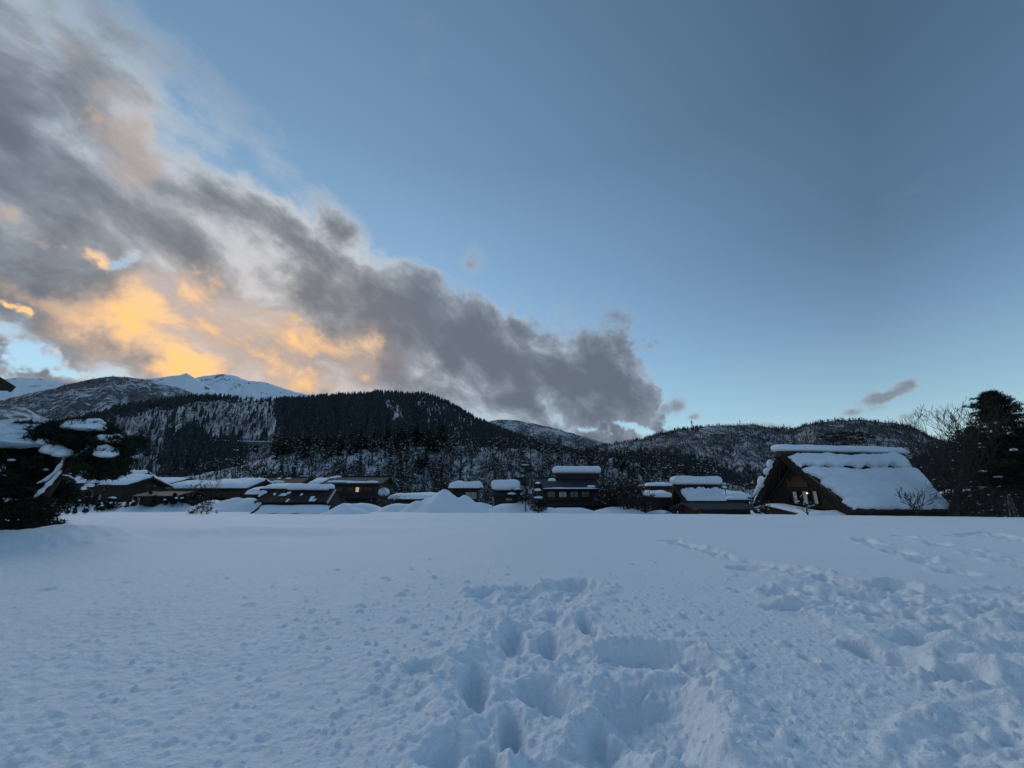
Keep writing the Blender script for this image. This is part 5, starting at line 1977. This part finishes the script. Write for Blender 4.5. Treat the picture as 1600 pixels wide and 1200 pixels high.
# twigs of a buried shrub beside it
c = at(121, 823, 16)
t = thing('buried_shrub', 'few leafy twigs of a buried shrub poking from the snow beside the pine', 'shrub', (c.x, c.y, gz(c.x, c.y)))
mb = MB()
C = []
for k in range(7):
    a_ = rr.uniform(0, 6.28)
    q_ = np.array((rr.uniform(-.7, .7), rr.uniform(-.2, .2), 0))
    e_ = q_ + np.array((math.cos(a_) * .35, math.sin(a_) * .2, rr.uniform(.12, .3)))
    mb.tube([q_ - (0, 0, .15), q_ * .5 + e_ * .5 + (0, 0, .05), e_], [.014, .01, .006], 4)
    C.append(pad_points(e_, .14, .12, .07, 9, r9))
mb.build('stem', M['bark'], t)
tri_mesh('foliage', tufts(np.concatenate(C), .10, 6, r9, .14), M['needle'], t)


# ---- big conifers at the right
def big_conifer(name, label, px, pybase, pytop, Y, Wpx, seed, lean=.2, low=.12, tl=.30, npad=120, snow=60):
    r = np.random.default_rng(seed)
    rr = random.Random(seed)
    b = at(px, pybase, Y)
    zb = gz(b.x, b.y) - .2
    H = at(px, pytop, Y).z - zb
    W = Wpx / FPX * Y
    t = thing(name, label, 'tree', (b.x, b.y, zb))
    mb = MB()
    mb.tube([(0, 0, -.4), (.1, 0, H * .35), (-.05, .1, H * .7), (0, 0, H * .97)], [H * .02, H * .016, H * .009, .02], 8)
    mb.build('trunk', M['bark'], t, True)
    br = MB()
    C, S = [], []
    for k in range(npad):
        f = (k + .5) / npad
        z = H * (low + (1.0 - low) * f ** .92)
        prof = (1 - f) ** .62 * (1 + .25 * math.sin(f * 19 + seed))
        R = W * .5 * prof * r.uniform(.35, 1.05) + .12
        a = k * 2.4 + r.uniform(-.4, .4)
        q = np.array((math.cos(a) * R, math.sin(a) * R, z - .10 * R))
        sz = (.28 + .32 * (1 - f)) * W * .16
        br.tube([(0, 0, z + .15), q * .5 + np.array((0, 0, z * .5 + .12)), q], [.05 * (1.2 - f), .035 * (1.2 - f), .012], 4)
        for m_ in (0.55, 1.0):
            C.append(pad_points(q * np.array((m_, m_, 1)) + (0, 0, (1 - m_) * .1), sz * 1.25, sz * 1.25, sz * .38, int(15 + 18 * (1 - f)), r))
        if rr.random() < snow / npad:
            S.append((q + (0, 0, sz * .3), sz))
    br.build('branches', M['bark'], t)['kind'] = 'stuff'
    tri_mesh('crown', tufts(np.concatenate(C), tl, 7, r, .10, .35), M['needle'], t)
    for q, sz in S:
        m_ = MB()
        snow_blob(m_, q, (sz * rr.uniform(.22, .5), sz * rr.uniform(.2, .45), sz * rr.uniform(.12, .24)), rr, 2, .5, .4)
        m_.build('snow_clump', M['snow'], t, True)
    return t


big_conifer('conifer', 'tallest dark conifer at the right edge, black against the pale sky', 1612, 806, 614, 46, 150, 3, npad=210, low=.24, tl=.34, snow=40)
big_conifer('conifer', 'lower dark conifer between the bare tree and the tallest conifer', 1560, 804, 668, 50, 62, 5, npad=100, low=.3, tl=.28, snow=34)
big_conifer('conifer', 'dark conifer behind the tallest one, half out of the frame', 1670, 806, 655, 50, 120, 8, npad=120, low=.15, tl=.34, snow=26)

# ---- bare trees
def bt(label, px, py, pytop, Y, seed, **kw):
    b = at(px, py, Y)
    zb = gz(b.x, b.y) - .1
    H = (at(px, pytop, Y).z - zb)
    return bare_tree(kw.pop('name', 'bare_tree'), label, H, seed, (b.x, b.y, zb), **kw)


bt('large leafless tree with a thick snow-dabbed trunk at the right end of the thatched farmhouse', 1476, 803, 640, 40.0, 71, depth=5, kids=(3, 4), spread=.52, r=.30, snow=.006, snow_s=.45, clear=.30, minr=.012, up=.14, mats=('bark', 'twig'))
bt('leafless tree behind the large bare tree, thin crown above the roofline', 1500, 803, 676, 47, 72, depth=4, kids=(3, 4), spread=.6, r=.18, snow=.03, snow_s=.5, clear=.25, minr=.014)
bt('small gnarled pruned tree before the snowy slope of the thatched farmhouse', 1438, 804, 752, 38.6, 73, depth=3, kids=(2, 3), spread=.85, r=.11, snow=.16, snow_s=1.2, clear=.2, minr=.022, up=.16)
bt('small bare tree with a snow puff in front of the farmhouse gable', 1262, 803, 764, 39.5, 74, depth=2, kids=(2, 3), spread=.7, r=.08, snow=.7, snow_s=2.0, clear=.35, minr=.02)
bt('low bare shrub dabbed with snow at the left foot of the big thatched farmhouse', 1190, 800, 772, 43, 75, depth=3, kids=(2, 3), spread=.8, r=.05, snow=.35, snow_s=1.8, clear=.1, minr=.016, name='bare_shrub', cat='shrub')
for i, (px, top, Y, lab) in enumerate([(1510, 742, 41, 'bare spreading shrub just right of the large leafless tree'), (1532, 748, 40.5, 'bare dark shrub under the lower conifer'), (1556, 744, 41, 'bare shrub with many stems under the tallest conifer'), (1576, 756, 42, 'thin bare shrub next to the ladder')]):
    bt(lab, px, 806, top, Y, 80 + i, depth=4, kids=(2, 4), spread=.85, r=.06, snow=.05, snow_s=.9, clear=.05, minr=.014, name='bare_shrub', cat='shrub')
gl = [(950, 748, 54, 'snow-dusted bare garden tree beside the two-storey house with the ridge vent'), (966, 738, 56, 'tall snow-dusted garden tree, second right of the two-storey house'),
      (982, 744, 53, 'dense snow-dusted bare tree in the middle of the garden row'), (997, 752, 55, 'snow-dusted bare tree at the right of the garden row'), (975, 762, 51, 'low twiggy tree in front of the garden row'), (1008, 764, 52, 'short bare tree before the brown house with drooping snow')]
for i, (px, top, Y, lab) in enumerate(gl):
    bt(lab, px, 799, top, Y, 90 + i, depth=4, kids=(3, 4), spread=.78, r=.11, snow=.07, snow_s=1.0, clear=.12, minr=.022)
bt('wide leafless bush fanning out of the snow before the snow-roofed houses', 315, 803, 770, 41, 110, depth=4, kids=(3, 4), spread=.95, r=.035, snow=0, clear=.02, minr=.012, name='bare_shrub', cat='shrub', up=.02)
for i, (px, top, Y, lab) in enumerate([(318, 741, 55, 'bare tree before the bright snow roof'), (300, 752, 54, 'slim bare tree at the joint of the two snow roofs'), (140, 744, 52, 'bare tree among the shrubs right of the leaning pine'), (232, 752, 52, 'black gnarled bare tree before the tan-roofed shed'),
                                       (118, 755, 50, 'low bare tree beside the trunk of the leaning pine'), (600, 752, 58, 'thin bare tree at the right corner of the long two-storey house'), (578, 782, 56, 'small twiggy tree before the long two-storey house'), (757, 768, 58, 'small snow-dusted tree between the narrow house and the storehouse'), (1048, 790, 50, 'tiny bare shrub at the end of the snow bank by the barn')]):
    bt(lab, px, 795, top, Y, 120 + i, depth=4, kids=(2, 3), spread=.75, r=.07, snow=.06, snow_s=1.0, clear=.2, minr=.014)

BV = 'dark leafless tree rising behind the snowy village roofs'
for i, (px, top, Y) in enumerate([(448, 738, 92), (474, 735, 96), (612, 742, 84), (628, 738, 90), (650, 746, 86), (688, 742, 84), (760, 748, 80), (780, 740, 88), (955, 736, 76), (985, 734, 80), (1002, 740, 82), (1140, 750, 90), (1160, 746, 92), (420, 742, 90), (285, 742, 88), (245, 738, 92)]):
    bt(BV, px, 792, top, Y, 150 + i, depth=4, kids=(2, 4), spread=.66, r=.13, snow=.05, snow_s=1.0, clear=.2, minr=.026, group='bare trees behind the village roofs')

# ---- evergreens in the gardens
def topiary(label, px, pybase, pytop, Y, pads, seed, name='pine_tree', trunk=.08, tl=.22, mat='needle', dense=1.0, nsnow=3):
    r = np.random.default_rng(seed)
    rr = random.Random(seed)
    b = at(px, pybase, Y)
    zb = gz(b.x, b.y) - .2
    O = Vector((b.x, b.y, zb))
    t = thing(name, label, 'tree', O)
    s = Y / FPX
    top = np.array(at(px, pytop, Y) - O)
    mb = MB()
    mb.tube([(0, 0, -.2), top * .5 + (.05, 0, 0), top], [trunk, trunk * .8, .02], 6)
    for (qx, qy, rx, ry) in pads:
        q = np.array(at(qx, qy, Y) - O)
        if abs(q[0]) > .25:
            mb.tube([(0, 0, max(.2, q[2] - .3)), q], [.035, .012], 4)
    mb.build('trunk', M['bark'], t, True)
    C = []
    for (qx, qy, rx, ry) in pads:
        q = np.array(at(qx, qy, Y) - O)
        C.append(pad_points(q, rx * s, rx * s, ry * s, int((30 + rx * ry * 1.2) * dense), r))
    tri_mesh('crown', tufts(np.concatenate(C), tl, 7, r, .10), M[mat], t)
    for (qx, qy, rx, ry) in pads[:nsnow]:
        q = np.array(at(qx, qy - ry * .6, Y - .2) - O)
        m_ = MB()
        snow_blob(m_, q, (rx * s * .6, rx * s * .5, ry * s * .35), rr, 2, .4)
        m_.build('snow_clump', M['snow'], t, True)
    return t


topiary('slender clipped pine with three flat tiers left of the two-storey house', 821, 798, 722, 53, [(821, 729, 10, 4), (817, 738, 8, 3), (826, 736, 8, 3), (811, 748, 8, 4), (820, 757, 9, 4)], 201, mat='needle', nsnow=2)
topiary('dark columnar evergreen at the left corner of the two-storey house', 841, 803, 752, 51, [(841, 760, 7, 8), (840, 772, 9, 10), (841, 784, 11, 10), (842, 795, 14, 8), (848, 790, 8, 8)], 202, 'evergreen_shrub', tl=.2, dense=1.6, nsnow=3)
topiary('low broad evergreen shrub in front of the storehouse with the snow cushion', 806, 798, 762, 55, [(808, 768, 12, 6), (800, 776, 12, 7), (812, 780, 12, 8), (822, 778, 10, 8)], 203, 'evergreen_shrub', tl=.2, dense=1.4, nsnow=2)
topiary('olive-green clipped shrub on the bank behind the slender clipped pine', 812, 790, 742, 66, [(812, 748, 11, 5), (822, 752, 9, 4), (806, 754, 8, 4)], 204, 'evergreen_shrub', mat='needle_olive', nsnow=1)
topiary('dark evergreen between the broad house and the pine, wrapped in shade', 176, 800, 776, 50, [(176, 782, 9, 6), (170, 790, 9, 6), (182, 791, 9, 6)], 205, 'evergreen_shrub', nsnow=1)
sh = None
SHL = 'small dark evergreen shrub half-buried in the snow of the garden right of the pine'
for i, (px, py, h) in enumerate([(91, 793, 13), (98, 789, 12), (117, 793, 14), (128, 790, 16), (133, 788, 16), (145, 791, 13), (152, 798, 14), (160, 798, 12), (168, 797, 15), (105, 802, 9), (116, 802, 9), (133, 801, 11),
                                 (208, 793, 12), (225, 788, 12), (232, 790, 17), (238, 791, 15), (270, 790, 16), (285, 789, 13), (198, 793, 8), (258, 788, 10), (110, 788, 12)]):
    Y = next((q for q in np.arange(39.0, 54.0, .25) if (lambda p_: gz(p_.x, p_.y) >= p_.z)(at(px, py + 2, q))), 50.0)   # where the ground shows at this height
    b = at(px, py, Y)
    zb = gz(b.x, b.y) - .10
    H = h / FPX * Y + .35
    if sh is None:
        sh = thing('evergreen_shrub', SHL, 'shrub', (b.x, b.y, zb), 0, 'small shrubs in the snowy garden')
        C = [pad_points((0, 0, .3), .30, .28, .26, 60, r9), pad_points((.02, 0, .6), .22, .2, .24, 50, r9), pad_points((0, .02, .85), .13, .12, .18, 34, r9)]
        tri_mesh('foliage', tufts(np.concatenate(C), .15, 7, r9, .14), M['needle'], sh)
        m_ = MB()
        m_.tube([(0, 0, -.2), (0, 0, .8)], [.04, .02], 5)
        m_.build('stem', M['bark'], sh)
        m_ = MB()
        snow_blob(m_, (-.12, -.14, .62), (.16, .12, .10), rr, 2, .5)
        m_.build('snow_clump', M['snow'], sh, True)
        sh.scale = (H * .85, H * .85, H)
    else:
        dup(sh, (b.x, b.y, zb), rr.uniform(0, 6.28), (H * rr.uniform(.6, 1.0), H * rr.uniform(.6, 1.0), H))


topiary('flat dark pine crown showing over the ridge of the big thatched farmhouse', 1322, 806, 678, 64, [(1284, 684, 7, 1.5), (1296, 679, 8, 1.5), (1308, 683, 8, 1.6), (1318, 677, 8, 1.5), (1329, 680, 9, 1.6), (1340, 677, 7, 1.4), (1350, 681, 9, 1.6), (1360, 684, 6, 1.3), (1302, 688, 9, 1.6), (1322, 687, 10, 1.8), (1343, 688, 9, 1.6), (1330, 693, 18, 2)], 206, trunk=.2, tl=.42, dense=.55, nsnow=0)


# ---- heaps of cleared snow
def heap(name, label, peaks, Y, seed, pyfoot=804, slope=.78):
    P = [(at(px, py, Y + dy)) for px, py, dy in peaks]
    c = P[0]
    t = MB()
    xs = np.linspace(-12, 12, 110)
    ys = np.linspace(-9, 9, 84)
    X, Yg = np.meshgrid(xs, ys)
    Z = np.full(X.shape, -9.0)
    for p in P:
        d = np.hypot(X - (p.x - c.x), (Yg - (p.y - c.y)) * 1.15)
        Z = np.maximum(Z, p.z - slope * (np.sqrt(d * d + .12) - .34) * (1 - .018 * d))
    Z = Z + .22 * fbm(X * .6 + seed, Yg * .6, 4, seed) + .09 * fbm(X * 2.2, Yg * 2.2, 4, seed + 2) + .12 * np.maximum(0, .35 - worley(X * 1.3, Yg * 1.3, seed))
    G0 = ground_base(X + c.x, Yg + c.y)
    low = G0 - .5
    Zc = np.maximum(Z, low)
    nr, nc = X.shape
    keep = (Z > low - .6)
    idx = np.arange(nr * nc).reshape(nr, nc)
    q = np.stack([idx[:-1, :-1], idx[:-1, 1:], idx[1:, 1:], idx[1:, :-1]], -1).reshape(-1, 4)
    q = q[keep.ravel()[q].any(axis=1)]
    o = link(name, fast_mesh(name, np.stack([X, Yg, Zc], -1).reshape(-1, 3), q, M['snow']), None, (c.x, c.y, 0))
    tag(o, label, 'snow heap')
    return o


heap('snow_heap', 'tall pointed heap of cleared snow in front of the narrow house', [(694, 764, 0), (727, 774, .5), (672, 775, 0), (652, 783, -.4)], 49, 3)
heap('snow_heap', 'small low heap of snow beside the ribbed brown shed', [(538, 787.5, 0), (560, 796, 0)], 41.5, 9, slope=.5)
heap('snow_heap', 'rounded heap of cleared snow between the gable house and the ribbed shed', [(372, 776, 0), (352, 783, -.5)], 50, 15, slope=.6)

# ---- ladder, posts, poles, masts
b = at(1588, 800, 47.5)
H = at(1588, 763, 47.5).z - gz(b.x, b.y)
t = thing('ladder', 'pale metal stepladder standing in the snow at the right edge', 'ladder', (b.x, b.y, gz(b.x, b.y)), .15)
for s in (-1, 1):
    m_ = MB()
    m_.bar((s * .26, 0, -.2), (s * .17, .25, H), .045, .07)
    m_.build('rail', M['steel'], t)
    m_ = MB()
    m_.bar((s * .26, .95, -.2), (s * .17, .30, H), .04, .05)
    m_.build('rear_rail', M['steel'], t)
for k in range(8):
    f = (k + .7) / 8.2
    m_ = MB()
    m_.bar((-.26 + .09 * f, .25 * f, H * f), (.26 - .09 * f, .25 * f, H * f), .05, .035)
    m_.build('rung', M['steel'], t)
b = at(1138, 800, 66)
zb = gz(b.x, b.y)
H = at(1138, 762, 66).z - zb
t = thing('lamp_post', 'street lamp post with a snow-capped lantern behind the low barn', 'lamp post', (b.x, b.y, zb))
m_ = MB()
m_.tube([(0, 0, -.3), (0, 0, H - .35)], [.07, .05], 8)
m_.build('pole', M['pole'], t)
m_ = MB()
m_.tube([(0, 0, H - .4), (0, 0, H - .1), (0, 0, H)], [.12, .2, .05], 8)
m_.build('lantern', M['pole'], t)
m_ = MB()
snow_blob(m_, (0, 0, H), (.30, .30, .28), rr, 2, .3)
m_.build('snow_cap', M['snow'], t, True)
b = at(769.5, 796, 54)
t = thing('marker_stake', 'thin dark snow stake in the bank before the storehouse', 'stake', (b.x, b.y, gz(b.x, b.y)))
m_ = MB()
m_.tube([(0, 0, -.3), (0, 0, .75)], [.04, .04], 6)
m_.build('post', M['pole'], t)
m_ = MB()
m_.box((0, -.045, .6), (.12, .02, .22))
m_.build('plate', M['grey_roof'], t)

twr = None
for px, ytop, yb in ((1082, 657, 669), (1157, 656, 664), (1226, 662, 670)):
    p = right_ridge.hit(px, yb + 1.5)
    top = at(px, ytop, p.y)
    H = top.z - p.z
    if twr is None:
        twr = thing('transmission_tower', 'tiny lattice power tower farthest left of three on the crest of the right ridge', 'power tower', p, 0, 'power towers on the ridge')
        m_ = MB()
        for sx in (-1, 1):
            for sy in (-1, 1):
                m_.bar((sx * .11, sy * .11, -.1), (sx * .02, sy * .02, 1), .018)
        for k in range(5):
            z0_, z1_ = k / 5, (k + 1) / 5
            w0, w1 = .11 - .09 * z0_, .11 - .09 * z1_
            m_.bar((-w0, -w0, z0_), (w1, -w1, z1_), .014)
            m_.bar((w0, w0, z0_), (-w1, w1, z1_), .014)
        m_.build('mast', M['pole'], twr)
        for z_, w_ in ((.92, .16), (.78, .2), (.64, .18)):
            m_ = MB()
            m_.bar((-w_, 0, z_), (w_, 0, z_), .018)
            m_.build('cross_arm', M['pole'], twr)
        twr.scale = (H, H, H)
    else:
        dup(twr, p, .3, H, 'tiny lattice power tower on the ridge ' + ('just right of the small pink cloud' if px > 1200 else 'between the other two towers'))

# snow shed of the mountain road on the middle ridge
A_ = mid_ridge.hit(334, 694)
B_ = mid_ridge.hit(438, 697)
d = B_ - A_
t = thing('road_gallery', 'dark horizontal road gallery cut across the slope of the middle ridge', 'road gallery', A_, math.atan2(d.y, d.x))
L = math.hypot(d.x, d.y)
up_ = d.z / L
m_ = MB()
m_.bar((0, -6, 1.0), (L, -6, 1.0 + d.z), 5, 4.0)
m_.build('wall', M['pole'], t)
m_ = MB()
m_.bar((0, -3, 3.5), (L, -3, 3.5 + d.z), 11, .8)
m_.build('snow_cover', M['snow'], t)
